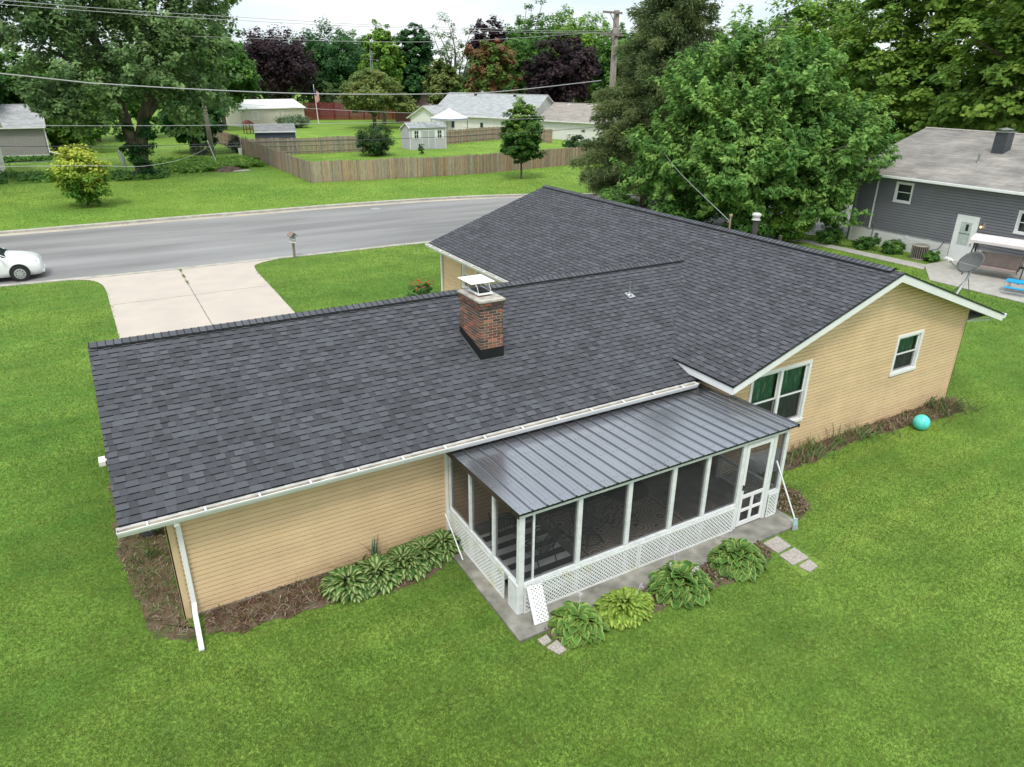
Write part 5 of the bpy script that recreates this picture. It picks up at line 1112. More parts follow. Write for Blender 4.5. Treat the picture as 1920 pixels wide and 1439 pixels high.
# chain link fence at the left garden
cl = thing('chain_link_fence', 'grey chain link fence with thin posts beside the big tree trunk at the left', 'fence', (3.7, 68.8, 0))
b = MB(); path = [(-14, 71.5), (-6, 71), (3.6, 71.2), (3.6, 81.9), (9.9, 81.4), (16.4, 79.5)]; pk = []
for (xa, ya), (xb, yb) in zip(path[:-1], path[1:]):
    d = Vector((xb-xa, yb-ya, 0)); k = max(1, int(d.length/3)); 
    for i in range(k+1): p = Vector((xa-3.7, ya-68.8, 0))+d*i/k; MB().tube([p, p+Vector((0, 0, 1.25))], .03, 6).build('post', M_metal, cl)
    b.tube([(xa-3.7, ya-68.8, 1.2), (xb-3.7, yb-68.8, 1.2)], .02, 5)
    kk = int(d.length/.16)
    for i in range(kk):
        p = Vector((xa-3.7, ya-68.8, 0))+d*i/kk; e = d.normalized()*1.1
        if 0 <= i < kk-7: b.bar(p+Vector((0, 0, .05)), p+e+Vector((0, 0, 1.15)), .006); b.bar(p+e+Vector((0, 0, .05)), p+Vector((0, 0, 1.15)), .006)
b.build('wire_mesh', M_metal, cl)

# ------------------------------------------------------------------ generic gabled building
M_offw = mat('off_white_siding', (.74, .72, .68), .6, var=.06, attr=True)
M_greysh = mat('light_grey_shingle', (.42, .43, .435), .9, col2=(.30, .31, .315), scale=5, bump=.5, bscale=14, stretch=(1, 1, 3), attr=True)
M_brnsh = mat('brown_grey_shingle', (.36, .325, .29), .9, col2=(.24, .215, .19), scale=6, bump=.5, bscale=14, attr=True)
M_pinksh = mat('pink_brown_shingle', (.33, .215, .18), .9, col2=(.21, .14, .12), scale=5, bump=.5, attr=True)
def rows(parent, name, L_, run, z0, rise, m, e=.22, seed=0, y0=0, sgn=1):
    """shingle courses on one slope in local coordinates (eave along x)"""
    r = random.Random(seed); b = MB(); sl = math.hypot(run, rise); n = int(sl/e); c_, s_ = run/sl, rise/sl
    for k in range(n+1):
        a0, a1 = k*e, min(sl, (k+1)*e+.01); x = 0
        while x < L_:
            x1 = min(L_, x+r.uniform(.4, 1.0)); g = r.uniform(.82, 1.14)
            b.add([(x, y0+sgn*a0*c_, z0+a0*s_+.03), (x1, y0+sgn*a0*c_, z0+a0*s_+.03), (x1, y0+sgn*a1*c_, z0+a1*s_+.012), (x, y0+sgn*a1*c_, z0+a1*s_+.012), (x, y0+sgn*a0*c_, z0+a0*s_), (x1, y0+sgn*a0*c_, z0+a0*s_)], [(0, 1, 2, 3), (4, 5, 1, 0)], (g, g, g)); x = x1
            if a1-a0 < .02: break
    return b.build(name, m, parent)
def gable_building(name, label, cat, loc, rz, L_, Dp, hw, hr, wallm, roofm, over=.35, wins=(), doors=(), e=.22, sidings=True, group=None, base=None, trimm=None, vents=0, seed=0):
    """front wall along local x at y=0, ridge along x; hw wall height, hr ridge height"""
    t = thing(name, label, cat, loc, rz, group); trimm = trimm or M_white; sl = (hr-hw)/(Dp/2)
    w_ = MB(); w_.box(0, L_, 0, .15, 0, hw); w_.box(0, L_, Dp-.15, Dp, 0, hw)
    for x in (0, L_-.15): w_.prism([(x, .151, 0), (x, .151, hw), (x, Dp/2, hr-.08), (x, Dp-.151, hw), (x, Dp-.151, 0)], (.15, 0, 0))
    if sidings:
        k = int((hw-(base or 0))/.16)
        for i in range(k):
            z = (base or 0)+i*.16; w_.prism([(0, 0, z), (0, -.022, z+.002), (0, -.003, z+.16), (0, 0, z+.16)], (L_, 0, 0))
            w_.prism([(0, 0, z), (-.022, 0, z+.002), (-.003, 0, z+.16), (0, 0, z+.16)], (0, Dp, 0))
    w_.build('wall', wallm, t)
    if base: MB().box(-.03, L_+.03, -.03, Dp+.03, 0, base).build('foundation', mat('white_block', (.66, .66, .63), .8, var=.06, scale=8), t)
    ez = hw-over*sl
    d = MB(); d.prism([(-over, -over, ez+.02), (-over, Dp/2, hr+.02), (-over, Dp+over, ez+.02), (-over, Dp+over, ez-.08), (-over, Dp/2, hr-.08), (-over, -over, ez-.08)], (L_+2*over, 0, 0))
    d.build('roof_deck', trimm, t)
    o1 = rows(t, 'roof', L_+2*over, Dp/2+over, ez+.02, hr-ez, roofm, e, seed, -over, 1); o1.location.x = -over
    o1 = rows(t, 'roof', L_+2*over, Dp/2+over, ez+.02, hr-ez, roofm, e, seed+1, Dp+over, -1); o1.location.x = -over
    MB().prism([(-over, Dp/2-.14, hr+.02), (-over, Dp/2, hr+.075), (-over, Dp/2+.14, hr+.02)], (L_+2*over, 0, 0)).build('ridge_cap', roofm, t)
    MB().box(-over-.01, L_+over+.01, -over-.10, -over-.005, ez-.10, ez+.01).build('gutter', trimm, t)
    for (x, z, ww, hh) in wins: window(t, (x, -.02, z), (1, 0, 0), (0, -1, 0), ww, hh, 1, .07, curtain=False, back=mat('window_dark', (.05, .055, .06), .3))
    for (x, z, ww, hh) in doors:
        dd = MB().box(x, x+ww, -.05, -.001, z, z+hh); do = dd.build('door', mat('white_door', (.72, .74, .74), .5), t, bevel=.006)
        MB().box(x+ww*.22, x+ww*.78, -.06, -.051, z+hh*.38, z+hh*.88).build('door_pane', M_glassdk, do); MB().lathe([(.0, .06), (.04, .04), (.02, 0)], (x+.12, -.05, z+hh*.45), 8).build('handle', M_metal, do)
    for k in range(vents):
        x = L_*(k+.7)/(vents+.4); MB().box(x-.22, x+.22, Dp/2-.75, Dp/2-.45, hr-.3, hr-.05).build('roof_vent', M_dark if roofm == M_greysh else M_offw, t)
    return t
# neighbour's grey house (faces us, ridge along y)
M_gsid = mat('charcoal_siding', (.175, .18, .20), .55, var=.06, scale=1.5)
gh = thing('grey_house', 'charcoal sided house with pale brown roof and white brick base at the right', 'house', (40.3, 15.9, 0))
# local: x = -Y direction (along wall), y = +X (depth)
GL, GD = 22.0, 13.6
def gl(u, z, d): return (-d, -u, z)       # u runs towards -Y, d out towards -X
siding('wall', gh, 0, GL, .95, lambda u: 4.05, gl, [(2.43, 3.38, 2.72, 3.72), (6.3, 7.35, .9, 2.45), (9.2, 10.6, 2.1, 3.1)], e=.147, m=M_gsid, seed=8, lap=.042)
wb = MB(); wb.box(.0, GD, .02, .15, -.1, 4.1); wb.box(.02, .2, -GL, .0, .0, .94); wb.box(.25, .4, -GL, 0, .0, 4.1)
wb.prism([(.1, 0.0, 4.0), (GD/2, 0.0, 6.15), (GD-.1, 0.0, 4.0)], (0, .13, 0)); wb.build('wall_core', M_gsid, gh)
M_wbrick = bpy.data.materials.new('white_painted_brick'); M_wbrick.use_nodes = True; n, l, b = nodes(M_wbrick)
bt_ = n.new('ShaderNodeTexBrick'); tc = n.new('ShaderNodeTexCoord'); mp = n.new('ShaderNodeMapping'); mp.inputs['Rotation'].default_value = (R(90), 0, R(90)); l.new(tc.outputs['Object'], mp.inputs[0]); l.new(mp.outputs[0], bt_.inputs[0])
bt_.inputs['Scale'].default_value = 1; bt_.inputs['Brick Width'].default_value = .22; bt_.inputs['Row Height'].default_value = .075; bt_.inputs['Mortar Size'].default_value = .008
bt_.inputs['Color1'].default_value = (.70, .70, .68, 1); bt_.inputs['Color2'].default_value = (.64, .64, .62, 1); bt_.inputs['Mortar'].default_value = (.5, .5, .48, 1); l.new(bt_.outputs[0], b.inputs['Base Color']); b.inputs['Roughness'].default_value = .7
bpp = n.new('ShaderNodeBump'); bpp.inputs['Strength'].default_value = .5; bpp.inputs['Distance'].default_value = .01; l.new(bt_.outputs['Fac'], bpp.inputs['Height']); bpp.invert = True; l.new(bpp.outputs[0], b.inputs['Normal'])
wf = MB(); wf.box(-.01, .02, -6.18, 0.0, -.05, .94); wf.box(-.01, .02, -GL, -7.42, -.05, .94); wf.build('brick_base', M_wbrick, gh)
MB().box(-.03, .0, -.10, .02, 0, 4.0).build('corner_board', M_white, gh)
MB().box(-.07, -.02, -1.3, -1.22, .95, 4.0).build('downspout', M_white, gh)
gv = .3; ezg = 4.12
dk_ = MB(); dk_.prism([(-.5, .75, ezg), (GD/2, .75, 6.33), (GD+.5, .75, ezg), (GD+.5, .75, ezg-.16), (GD/2, .75, 6.17), (-.5, .75, ezg-.16)], (0, -GL-1.5, 0)); dk_.build('roof_deck', M_white, gh)
for sgn in (1, -1):
    o1 = rows(gh, 'roof', GL+1.5, GD/2+.5, ezg+.01, 6.33-ezg, mat('weathered_shingle', (.34, .315, .285), .9, col2=(.21, .195, .18), scale=.7, bump=.3, bscale=30, attr=True, detail=8), .15, 9+sgn, -.5 if sgn == 1 else GD+.5, sgn)
    for vtx in o1.data.vertices: x_, y_, z_ = vtx.co; vtx.co = (y_, .75-x_, z_)
MB().prism([(GD/2-.15, .75, 6.34), (GD/2, .75, 6.40), (GD/2+.15, .75, 6.34)], (0, -GL-1.5, 0)).build('ridge_cap', M_brnsh, gh)
MB().box(-.62, -.5, -GL-.7, .75, ezg-.13, ezg-.0).build('gutter', M_white, gh, bevel=.01)
window(gh, (-.02, -2.38, 2.66), (0, -1, 0), (-1, 0, 0), 1.06, 1.14, 1, .08, curtain=False, back=mat('window_dark', (.05, .055, .06), .3))
window(gh, (-.02, -9.15, 2.05), (0, -1, 0), (-1, 0, 0), 1.5, 1.15, 1, .08, curtain=False, back=mat('window_dark', (.05, .055, .06), .3))
dd = MB(); dd.box(-.05, .01, -7.40, -6.22, .05, 2.55); do = dd.build('door', M_white, gh, bevel=.008)
g = MB(); g.box(-.058, -.051, -7.10, -6.52, 1.0, 2.2); g.build('door_pane', mat('milky_pane', (.50, .56, .54), .15, var=.1), do); g = MB(); g.box(-.063, -.0585, -6.95, -6.80, 1.75, 2.1); g.build('door_peephole', M_glassdk, do)
g = MB(); g.box(-.07, -.051, -7.10, -6.52, 1.58, 1.63); g.box(-.10, -.05, -7.30, -7.24, 1.05, 1.15); g.build('door_handle', M_metal, do)
lmp = MB(); lmp.box(-.03, -.0, -7.72, -7.48, 2.0, 2.35); lo = lmp.build('lamp_plate', M_white, gh)
MB().tube([(-.04, -7.6, 2.25), (-.14, -7.6, 2.27), (-.16, -7.6, 2.18)], [.02, .03, .06], 8).build('lamp_hood', M_black, lo)
MB().lathe([(0, .05), (.045, .02), (.05, -.04), (0, -.08)], (-.16, -7.6, 2.11), 12).build('lamp_bulb', mat('warm_bulb', (1, .55, .18), .4, emit=3, var=0), lo)
bx = MB(); bx.box(-.03, -.001, -3.75, -3.6, .78, .93); bx.box(-.03, -.001, -5.0, -4.88, .85, 1.0); bx.build('outlet_box', M_white, gh)
MB().tube([(-.05, -1.55, .1), (-.05, -1.55, 1.0), (-.05, -1.55, 1.25)], [.025, .025, .05], 8).box(-.12, -.0, -1.95, -1.78, .45, .75).build('meter_pipe', M_metal, gh)
vp = MB(); vp.lathe([(.12, -.1), (.08, .1), (.07, .1), (.07, .45), (0, .45)], (2.35, -5.3, 5.0), 10); vp.build('vent_pipe', M_metal, gh)
cm = MB(); cm.box(3.75, 4.45, -5.75, -5.1, 5.2, 6.55); ch_ = cm.build('metal_chimney', mat('charcoal_metal', (.055, .062, .072), .5, var=.15), gh, bevel=.01); MB().box(3.68, 4.52, -5.82, -5.03, 6.551, 6.60).lathe([(0, .12), (.42, .03), (.42, 0), (0, 0)], (4.1, -5.42, 6.68), 4).build('chimney_cap', M_metal, ch_)
# air conditioner
ac = thing('air_conditioner', 'beige air conditioning unit on the ground by the white brick base of the grey house', 'air conditioner', (39.2, 10.65, .0))
b = MB(); k = 20
b.lathe([(0, .02), (.42, .02), (.42, .10)], n=24); b.lathe([(.41, .72), (.43, .76), (.40, .80), (.30, .80)], n=24); 
for i in range(24): a = 2*math.pi*i/24; b.bar((.42*math.cos(a), .42*math.sin(a), .08), (.42*math.cos(a), .42*math.sin(a), .74), .02)
b.build('casing', mat('beige_metal', (.33, .29, .25), .5), ac); MB().lathe([(.39, .1), (.39, .72)], n=24).build('coil', M_dark, ac)
b = MB(); [b.tube([(rq*math.cos(a), rq*math.sin(a), .79) for a in [i*math.pi/10 for i in range(21)]], .006, 4) for rq in (.08, .14, .20, .26, .32)]; b.lathe([(0, .78), (.3, .775)], n=20); b.build('fan_grille', mat('beige_metal', (.33, .29, .25), .5), ac)
MB().tube(arc([(.35, -.3, .5), (.7, -.55, .6), (.98, -.65, 1.0)], 4), .025, 6).build('refrigerant_line', M_dark, ac)
# canopy swing
sw = thing('canopy_swing', 'three seat garden swing with a pale pink canopy on the patio of the grey house', 'garden swing', (38.75, 6.35, .05), R(-78))
M_pink = mat('pale_pink_fabric', (.68, .60, .60), .8, var=.08, scale=3); M_tau = mat('taupe_fabric', (.36, .28, .255), .85, var=.15, scale=4)
for s in (-1, 1):
    MB().tube([(s*1.25, -.72, .0), (s*1.18, -.05, 1.75)], .032, 8).build('leg', M_dark, sw); MB().tube([(s*1.25, .72, .0), (s*1.18, .05, 1.75)], .032, 8).build('leg', M_dark, sw)
    MB().tube([(s*.98, -.35, .62), (s*1.1, 0, 1.7)], .014, 6).tube([(s*.98, .3, .62), (s*1.1, 0, 1.7)], .014, 6).build('hanger', M_dark, sw)
    MB().box(s*1.22-.22, s*1.22+.22, -.25, .25, .66, .69).build('side_table', M_dark, sw)
MB().tube([(-1.2, 0, 1.76), (1.2, 0, 1.76)], .03, 8).build('top_bar', M_dark, sw)
b = MB(); v = []; n1 = 10
for x in (-1.38, -1.30, 1.30, 1.38):
    for i in range(n1+1): a = -1+2*i/n1; v.append((x, a*.68, 2.0-.22*abs(a)**2.2-(.10 if abs(x) > 1.32 else 0)))
b.add(v, [(r_*(n1+1)+i, r_*(n1+1)+i+1, (r_+1)*(n1+1)+i+1, (r_+1)*(n1+1)+i) for r_ in range(3) for i in range(n1)])
b.box(-1.36, 1.36, -.70, -.685, 1.66, 1.79); b.box(-1.36, 1.36, .685, .70, 1.66, 1.79); cn = b.build('canopy', M_pink, sw, smooth=False); cn.modifiers.new('s', 'SOLIDIFY').thickness = .01
MB().box(-.95, .95, -.35, .25, .42, .52).build('seat', M_tau, sw, bevel=.03); MB().prism([(-.95, .2, .5), (-.95, .30, .5), (-.95, .52, 1.08), (-.95, .43, 1.10)], (1.9, 0, 0)).build('backrest', M_tau, sw, bevel=.02)
for s in (-1, 1): MB().tube(arc([(s*.98, -.36, .40), (s*1.0, -.38, .68), (s*1.0, .1, .72), (s*.98, .38, .75)], 3), .018, 6).build('arm', M_dark, sw)
# child's picnic table
pt = thing('picnic_table', 'small bright blue folding picnic table on the grey house patio', 'picnic table', (36.75, 4.25, .05), R(-72))
M_blue = mat('bright_blue_plastic', (.01, .36, .66), .35, var=.04)
MB().box(-.55, .55, -.32, .32, .50, .54).build('tabletop', M_blue, pt, bevel=.015)
for s in (-1, 1):
    MB().box(-.5, .5, s*.62-.12, s*.62+.12, .29, .32).build('bench', M_blue, pt, bevel=.012)
    b = MB()
    for x in (-.4, .4): b.tube([(x, s*.62, .29), (x, s*.70, .0)], .013, 6); b.tube([(x, s*.6, .20), (x, 0, .22)], .013, 6); b.tube([(x, s*.25, .5), (x, s*.20, .0)], .013, 6)
    b.tube([(-.4, s*.70, .015), (.4, s*.70, .015)], .013, 6); b.build('leg', M_metal, pt)

# ------------------------------------------------------------------ sheds and far houses
# pale grey shed
M_shed = mat('pale_grey_board', (.47, .455, .50), .6, var=.05); M_greenish = mat('grey_green_shingle', (.36, .38, .38), .9, var=.25, scale=3, attr=True)
sd = thing('garden_shed', 'pale grey garden shed with white trimmed double doors and two shuttered windows', 'shed', (37.3, 79.0, 0), R(1))
b = MB(); b.box(0, 5.2, 0, .08, 0, 2.75); b.box(0, 5.2, 2.92, 3, 0, 2.75)
for x in (0, 5.12): b.prism([(x, .081, 0), (x, .081, 2.75), (x, 1.0, 3.30), (x, 2.919, 2.4), (x, 2.919, 0)], (.08, 0, 0))
b.build('wall', M_shed, sd)
o1 = rows(sd, 'roof', 5.5, 1.25, 2.70, .62, M_greenish, .2, 5, -.2, 1); o1.location.x = -.15
o1 = rows(sd, 'roof', 5.5, 2.15, 2.30, 1.02, M_greenish, .2, 6, 3.2, -1); o1.location.x = -.15
tr_ = MB()
for x in (-.03, 5.15): tr_.box(x, x+.08, -.03, 0, 0, 2.75)
tr_.box(.05, 5.15, -.03, -.001, 2.60, 2.72); tr_.prism([(-.17, -.2, 2.62), (-.17, 1.05, 3.24), (-.17, 1.05, 3.34), (-.17, -.2, 2.72)], (.05, 0, 0)); tr_.prism([(-.17, 1.05, 3.24), (-.17, 3.2, 2.24), (-.17, 3.2, 2.32), (-.17, 1.05, 3.34)], (.05, 0, 0)); tr_.build('trim', M_white, sd)
for k in (0, 1):
    x = 1.72+k*.93; d_ = MB().box(x+.03, x+.90, -.02, -.001, .08, 2.3).build('door', mat('shed_door', (.42, .43, .45), .6, var=.05), sd)
    f = MB(); f.box(x-.02, x+.03, -.035, -.001, .05, 2.4); f.box(x+.90, x+.95, -.036, -.001, .05, 2.4); f.box(x+.03, x+.90, -.034, -.001, 2.3, 2.38); f.box(x+.03, x+.9, -.034, -.021, 1.28, 1.31); f.build('door_trim', M_white, d_)
for x in (.62, 3.95):
    wn = MB(); 
    for a in ((x, x+.62, 1.35, 1.41), (x, x+.62, 2.34, 2.4), (x, x+.05, 1.41, 2.34), (x+.57, x+.62, 1.41, 2.34), (x+.29, x+.33, 1.41, 2.34), (x+.05, x+.29, 1.85, 1.9), (x+.33, x+.57, 1.85, 1.9)): wn.box(a[0], a[1], -.04, -.001, a[2], a[3])
    wo = wn.build('window', M_white, sd); MB().box(x+.05, x+.57, -.012, -.001, 1.41, 2.34).build('pane', M_glassdk, wo)
    for q in (x-.33, x+.66): MB().box(q, q+.29, -.03, -.001, 1.33, 2.42).build('shutter', M_white, sd)
MB().box(-.012, .0, .75, .95, 2.85, 3.05).build('gable_vent', M_white, sd)
gable_building('storage_shed', 'small dark blue shed with a grey shingle roof behind the board fence', 'shed', (18.6, 81.8, 0), R(-9), 4.6, 3.0, 2.62, 3.3, mat('navy_board', (.055, .075, .11), .6), mat('shed_shingle', (.26, .265, .27), .9, var=.2, attr=True), over=.12, e=.2, sidings=False, seed=31)
# tan metal building
tm = thing('metal_building', 'tan ribbed metal building with a white roof and two white windows on the far lawn', 'shed', (26.0, 130.0, 0), R(17))
b = MB(); L2, D2, hw2, hr2 = 13.0, 8, 3.0, 4.3
for i in range(52): b.box(i*.25, i*.25+.19, -.03, 0, 0, hw2); b.box(i*.25+.19, i*.25+.25, -.01, 0, 0, hw2)
for x in (0, L2-.1): b.prism([(x, .001, 0), (x, .001, hw2), (x, D2/2, hr2), (x, D2, hw2), (x, D2, 0)], (.1, 0, 0))
b.box(.1, L2-.1, D2-.1, D2, 0, hw2); b.build('wall', mat('tan_metal', (.64, .58, .50), .5, var=.04), tm)
b = MB(); b.prism([(-.3, -.3, hw2-.06), (-.3, D2/2, hr2+.06), (-.3, D2+.3, hw2-.06), (-.3, D2+.3, hw2+.04), (-.3, D2/2, hr2+.16), (-.3, -.3, hw2+.04)], (L2+.6, 0, 0)); b.build('roof', mat('white_roof', (.78, .77, .73), .45), tm)
for x in (2.2, 7.2): window(tm, (x, -.04, 1.15), (1, 0, 0), (0, -1, 0), 1.3, 1.45, 1, .12, curtain=False, back=mat('pale_blind', (.55, .56, .56), .6))
# grey roofed ranch house with wing gable
gable_building('ranch_house', 'white ranch house with a light grey shingle roof and satellite dishes, behind the white canopy', 'house', (52.8, 106.0, 0), R(-61.5), 18.6, 11, 3.1, 6.2, M_offw, M_greysh, over=.5, wins=[(1.0, 1.0, 1.6, 1.5), (6.2, 1.1, 1.3, 1.5), (12, 1.2, 1.2, 1.3), (15, 1.2, 1.4, 1.3)], doors=[(3.6, .1, 1.1, 2.2), (9.4, .1, 1.0, 2.1)], vents=2, seed=41)
t = gable_building('house_wing', 'low front gabled wing of the white ranch house left of the canopy', 'house', (52.0, 101.5, 0), R(28), 5.2, 6.2, 2.6, 4.3, M_offw, M_greysh, over=.5, seed=42)
gable_building('ranch_house', 'cream ranch house with a brown grey roof, partly behind the young tree', 'house', (63.3, 88.8, 0), R(-66), 20.0, 10, 2.9, 5.1, M_offw, M_brnsh, over=.5, wins=[(1.6, 1.2, 1.3, 1.4), (5.2, .9, 1.3, 1.6), (7.6, .2, 1.2, 2.4), (9.0, .2, 1.2, 2.4)], vents=5, seed=43)
gable_building('ranch_house', 'pale roofed house half hidden behind the spruce boughs', 'house', (70.5, 68.5, 0), R(-64), 16.0, 11, 3.0, 6.2, M_offw, M_brnsh, over=.5, wins=[(2.4, 1.2, 1.2, 1.3), (9, 1.2, 1.4, 1.3)], vents=3, seed=44)
gable_building('brick_house', 'low red brick house with a pinkish brown roof beyond the olive tree', 'house', (56, 131.5, 0), R(-25), 17, 9, 3.2, 5.9, mat('far_red_brick', (.22, .10, .08), .9, var=.2, scale=3), M_pinksh, over=.4, sidings=False, vents=2, seed=45)
gable_building('brick_house', 'far house with a brown roof seen just above the red fence', 'house', (49, 163, 0), R(-15), 13, 8, 3.6, 6.0, M_offw, M_pinksh, over=.4, sidings=False, seed=46)
gable_building('small_house', 'small grey sided building with a light grey roof at the left edge, beyond the garden', 'shed', (-14.5, 87.0, 0), R(0), 11.3, 7, 3.5, 5.5, mat('warm_grey_siding', (.33, .315, .30), .6, attr=False), M_greysh, over=.35, base=.4, seed=47)
nb = bpy.data.objects['small_house']; MB().bar((11.45, -.1, 3.3), (11.45, -.1, .6), .12).bar((11.45, -.1, .7), (13.6, -1.2, .15), .12).build('downspout', M_white, nb)
gable_building('white_building', 'corner of a white sided house cut off by the left edge of the photo', 'house', (-18.3, 69.2, 0), R(0), 11.4, 9, 4.1, 5.6, M_offw, M_greysh, over=.6, seed=48)
# roof antennas and dishes on the ranch houses
for i, (x, y, z, lab) in enumerate([(61.3, 104.2, 6.2, 'small satellite dish on the ridge of the grey roofed ranch house'), (59.8, 108.0, 5.6, 'satellite dish on the back slope by the left end of the grey roofed ranch house')]):
    t = thing('satellite_dish', lab, 'satellite dish', (x, y, z)); MB().lathe([(0, 0), (.25, .03), (.42, .1), (.42, .12), (.25, .05), (0, .02)], n=20).build('reflector', M_greysh, t).rotation_euler = (R(65), 0, R(20)); MB().tube([(0, 0, -.7), (0, 0, .0)], .03, 6).build('mast', M_metal, t)
# canopy tent
gz = thing('canopy_tent', 'white pop up canopy with a grey valance beside the ranch house', 'canopy', (48.2, 89.9, 0), R(28))
b = MB(); b.add([(-2, -2, 3.2), (2, -2, 3.2), (2, 2, 3.2), (-2, 2, 3.2), (-.5, -.5, 4.15), (.5, -.5, 4.15), (.5, .5, 4.15), (-.5, .5, 4.15), (0, 0, 4.6)], [(0, 1, 5, 4), (1, 2, 6, 5), (2, 3, 7, 6), (3, 0, 4, 7), (4, 5, 8), (5, 6, 8), (6, 7, 8), (7, 4, 8)]); b.build('canopy_top', mat('canopy_white', (.82, .82, .85), .6, var=.03), gz)
b = MB(); 
for a in ((-2, 2, -2.01, -1.99), (-2, 2, 1.99, 2.01), (-2.01, -1.99, -2, 2), (1.99, 2.01, -2, 2)): b.box(*a, 2.95, 3.2)
b.build('valance', mat('valance_grey', (.36, .38, .48), .7), gz)
for x in (-1.9, 1.9):
    for y in (-1.9, 1.9): MB().tube([(x, y, 0), (x, y, 3.0)], .05, 6).build('leg', M_dark, gz)
# flag pole
fp = thing('flagpole', 'thin white flagpole with a limp striped red and white flag on the far lawn', 'flagpole', (40.8, 133.0, 0))
MB().tube([(0, 0, 0), (-.35, 0, 6.9)], [.09, .05], 8).build('pole', M_white, fp); MB().lathe([(0, .1), (.1, 0), (0, -.1)], (-.35, 0, 7.0), 8).build('finial', M_white, fp)
b = MB()
for k in range(10): c = (.50, .03, .04) if k % 2 == 0 else (.7, .68, .66); b.box(-.32+.085*k, -.32+.085*(k+1), -.05+.04*math.sin(k), -.03+.04*math.sin(k), 3.7+.06*k, 6.2-.05*k, c)
b.box(-.34, .1, -.07, -.052, 5.2, 6.3, (.03, .04, .14)); b.build('flag', mat('flag_cloth', (1, 1, 1), .8, attr=True, var=0), fp)
# lattice radio mast
lm = thing('lattice_mast', 'thin metal lattice antenna mast in front of the dark green trees', 'antenna mast', (49.5, 125.5, 0)); b = MB()
for x, y in ((-.25, 0), (.25, 0), (0, .4)): b.tube([(x, y, 0), (x*.7, y*.7, 13)], .05, 5)
for k in range(24): z = k*.54; s = 1 if k % 2 else -1; b.bar((-.25*s, 0, z), (.25*s, 0, z+.54), .04)
b.build('tower', M_metal, lm); MB().bar((-1.6, 0, 11.6), (1.6, 0, 11.4), .05).bar((-1.0, 0, 12.3), (1.0, 0, 12.5), .05).tube([(0, .2, 13), (0, .2, 15.4)], .03, 4).build('antenna', M_metal, lm)
# playset, bucket, pipe, compost
ps = thing('playset', 'dark red wooden playset with a shingled roof by the tan metal building', 'playset', (23.6, 113.5, 0), R(15)); ps.scale = (.5, .5, .5); M_redw = mat('red_wood', (.15, .035, .028), .7)
for x in (0, 2.2):
    for y in (0, 2): MB().box(x-.1, x+.1, y-.1, y+.1, 0, 3.4).build('post', M_redw, ps)
MB().box(-.1, 2.3, -.1, 2.1, 1.3, 1.45).build('deck', M_redw, ps); MB().prism([(-.4, -.3, 3.2), (1.1, -.3, 4.2), (2.6, -.3, 3.2), (2.6, -.3, 3.1), (-.4, -.3, 3.1)], (0, 2.6, 0)).build('roof', M_redw, ps)
MB().prism([(2.5, -.3, 3.3), (5.4, -.3, 1.4), (5.4, 2.2, 1.4), (2.5, 2.2, 3.3)], (0, 0, .08)).build('slide_roof', M_pinksh, ps)
tag(MB().lathe([(.22, 0), (.28, .75), (.30, .78), (.26, .78), (.2, .05), (0, .05)], (16.6, 81.8, 0), 16).build('white_tub', M_white), 'white plastic tub at the corner of the board fence by the grey shrub', 'tub')
tag(MB().tube([(12.4, 72.7, 0), (11.7, 72.2, 2.5)], .06, 8).build('leaning_pipe', M_white), 'white pipe standing at a slant in the garden patch beside the old pole', 'pipe')
cb = thing('compost_bed', 'bare compost heap edged by a pale slab in front of the slanting white pipe', 'compost heap', (12.6, 66.9, 0))
b = MB(); r = random.Random(8); v = [(0, 0, .42)]; 
for rr_, z in ((.5, .36), (1.0, .2), (1.5, .0)):
    for j in range(14): a = j*2*math.pi/14; v.append((math.cos(a)*rr_*r.uniform(.85, 1.15), math.sin(a)*rr_*.9*r.uniform(.85, 1.15), z*r.uniform(.8, 1.2)))
b.add(v, [(0, 1+j, 1+(j+1) % 14) for j in range(14)]+[(1+k*14+j, 15+k*14+j, 15+k*14+(j+1) % 14, 1+k*14+(j+1) % 14) for k in range(2) for j in range(14)]); b.build('soil', M_mulch, cb)
MB().prism([(.1, -1.5, 0), (1.9, -1.35, 0), (1.7, -.7, 0), (.3, -.8, 0)], (0, 0, .10)).build('slab', M_kerb, cb, bevel=.02)
# ------------------------------------------------------------------ utility poles and wires
M_pole = mat('pole_wood', (.30, .255, .215), .9, var=.25, scale=3, bump=.5, stretch=(5, 5, .5))
up1 = thing('utility_pole', 'tall wooden utility pole with two crossarms rising behind the spruce', 'utility pole', (41.0, 41.6, 0))
MB().tube([(0, 0, -.2), (-.1, 0, 14.2)], [.32, .24], 14).build('pole', M_pole, up1, smooth=True)
for z, a in ((14.0, (-1.6, .25)), (12.35, (-1.75, .55))):
    MB().bar((a[0]-.1, -.28, z), (a[1], -.30, z-.02), .12, .16).build('crossarm', M_pole, up1); 
b = MB(); b.bar((-1.0, -.3, 13.95), (-.22, -.22, 13.0), .05); b.bar((-1.0, -.3, 12.3), (-.25, -.22, 11.7), .05); b.each('arm_brace', M_metal, up1)
for q in (-1.5, -.8, .35): MB().lathe([(.03, 0), (.06, .03), (.07, .10), (.03, .13), (.06, .16), (0, .2)], (q-.05, -.30, 12.43), 8).build('insulator', mat('insulator', (.35, .33, .30), .3), up1)
MB().tube([(-.3, -.32, 10.8), (-.3, -.32, 11.4)], .16, 10).build('cable_box', M_pole, up1)
up2 = thing('utility_pole', 'old grey wooden pole without crossarms under the right side of the big left tree', 'utility pole', (13.2, 80.3, 0)); MB().tube([(0, 0, -.2), (-.2, 0, 8.6)], [.30, .20], 12).build('pole', M_pole, up2, smooth=True); MB().lathe([(0, .06), (.2, .02), (.21, 0)], (-.2, 0, 8.6), 10).build('pole_cap', M_metal, up2)
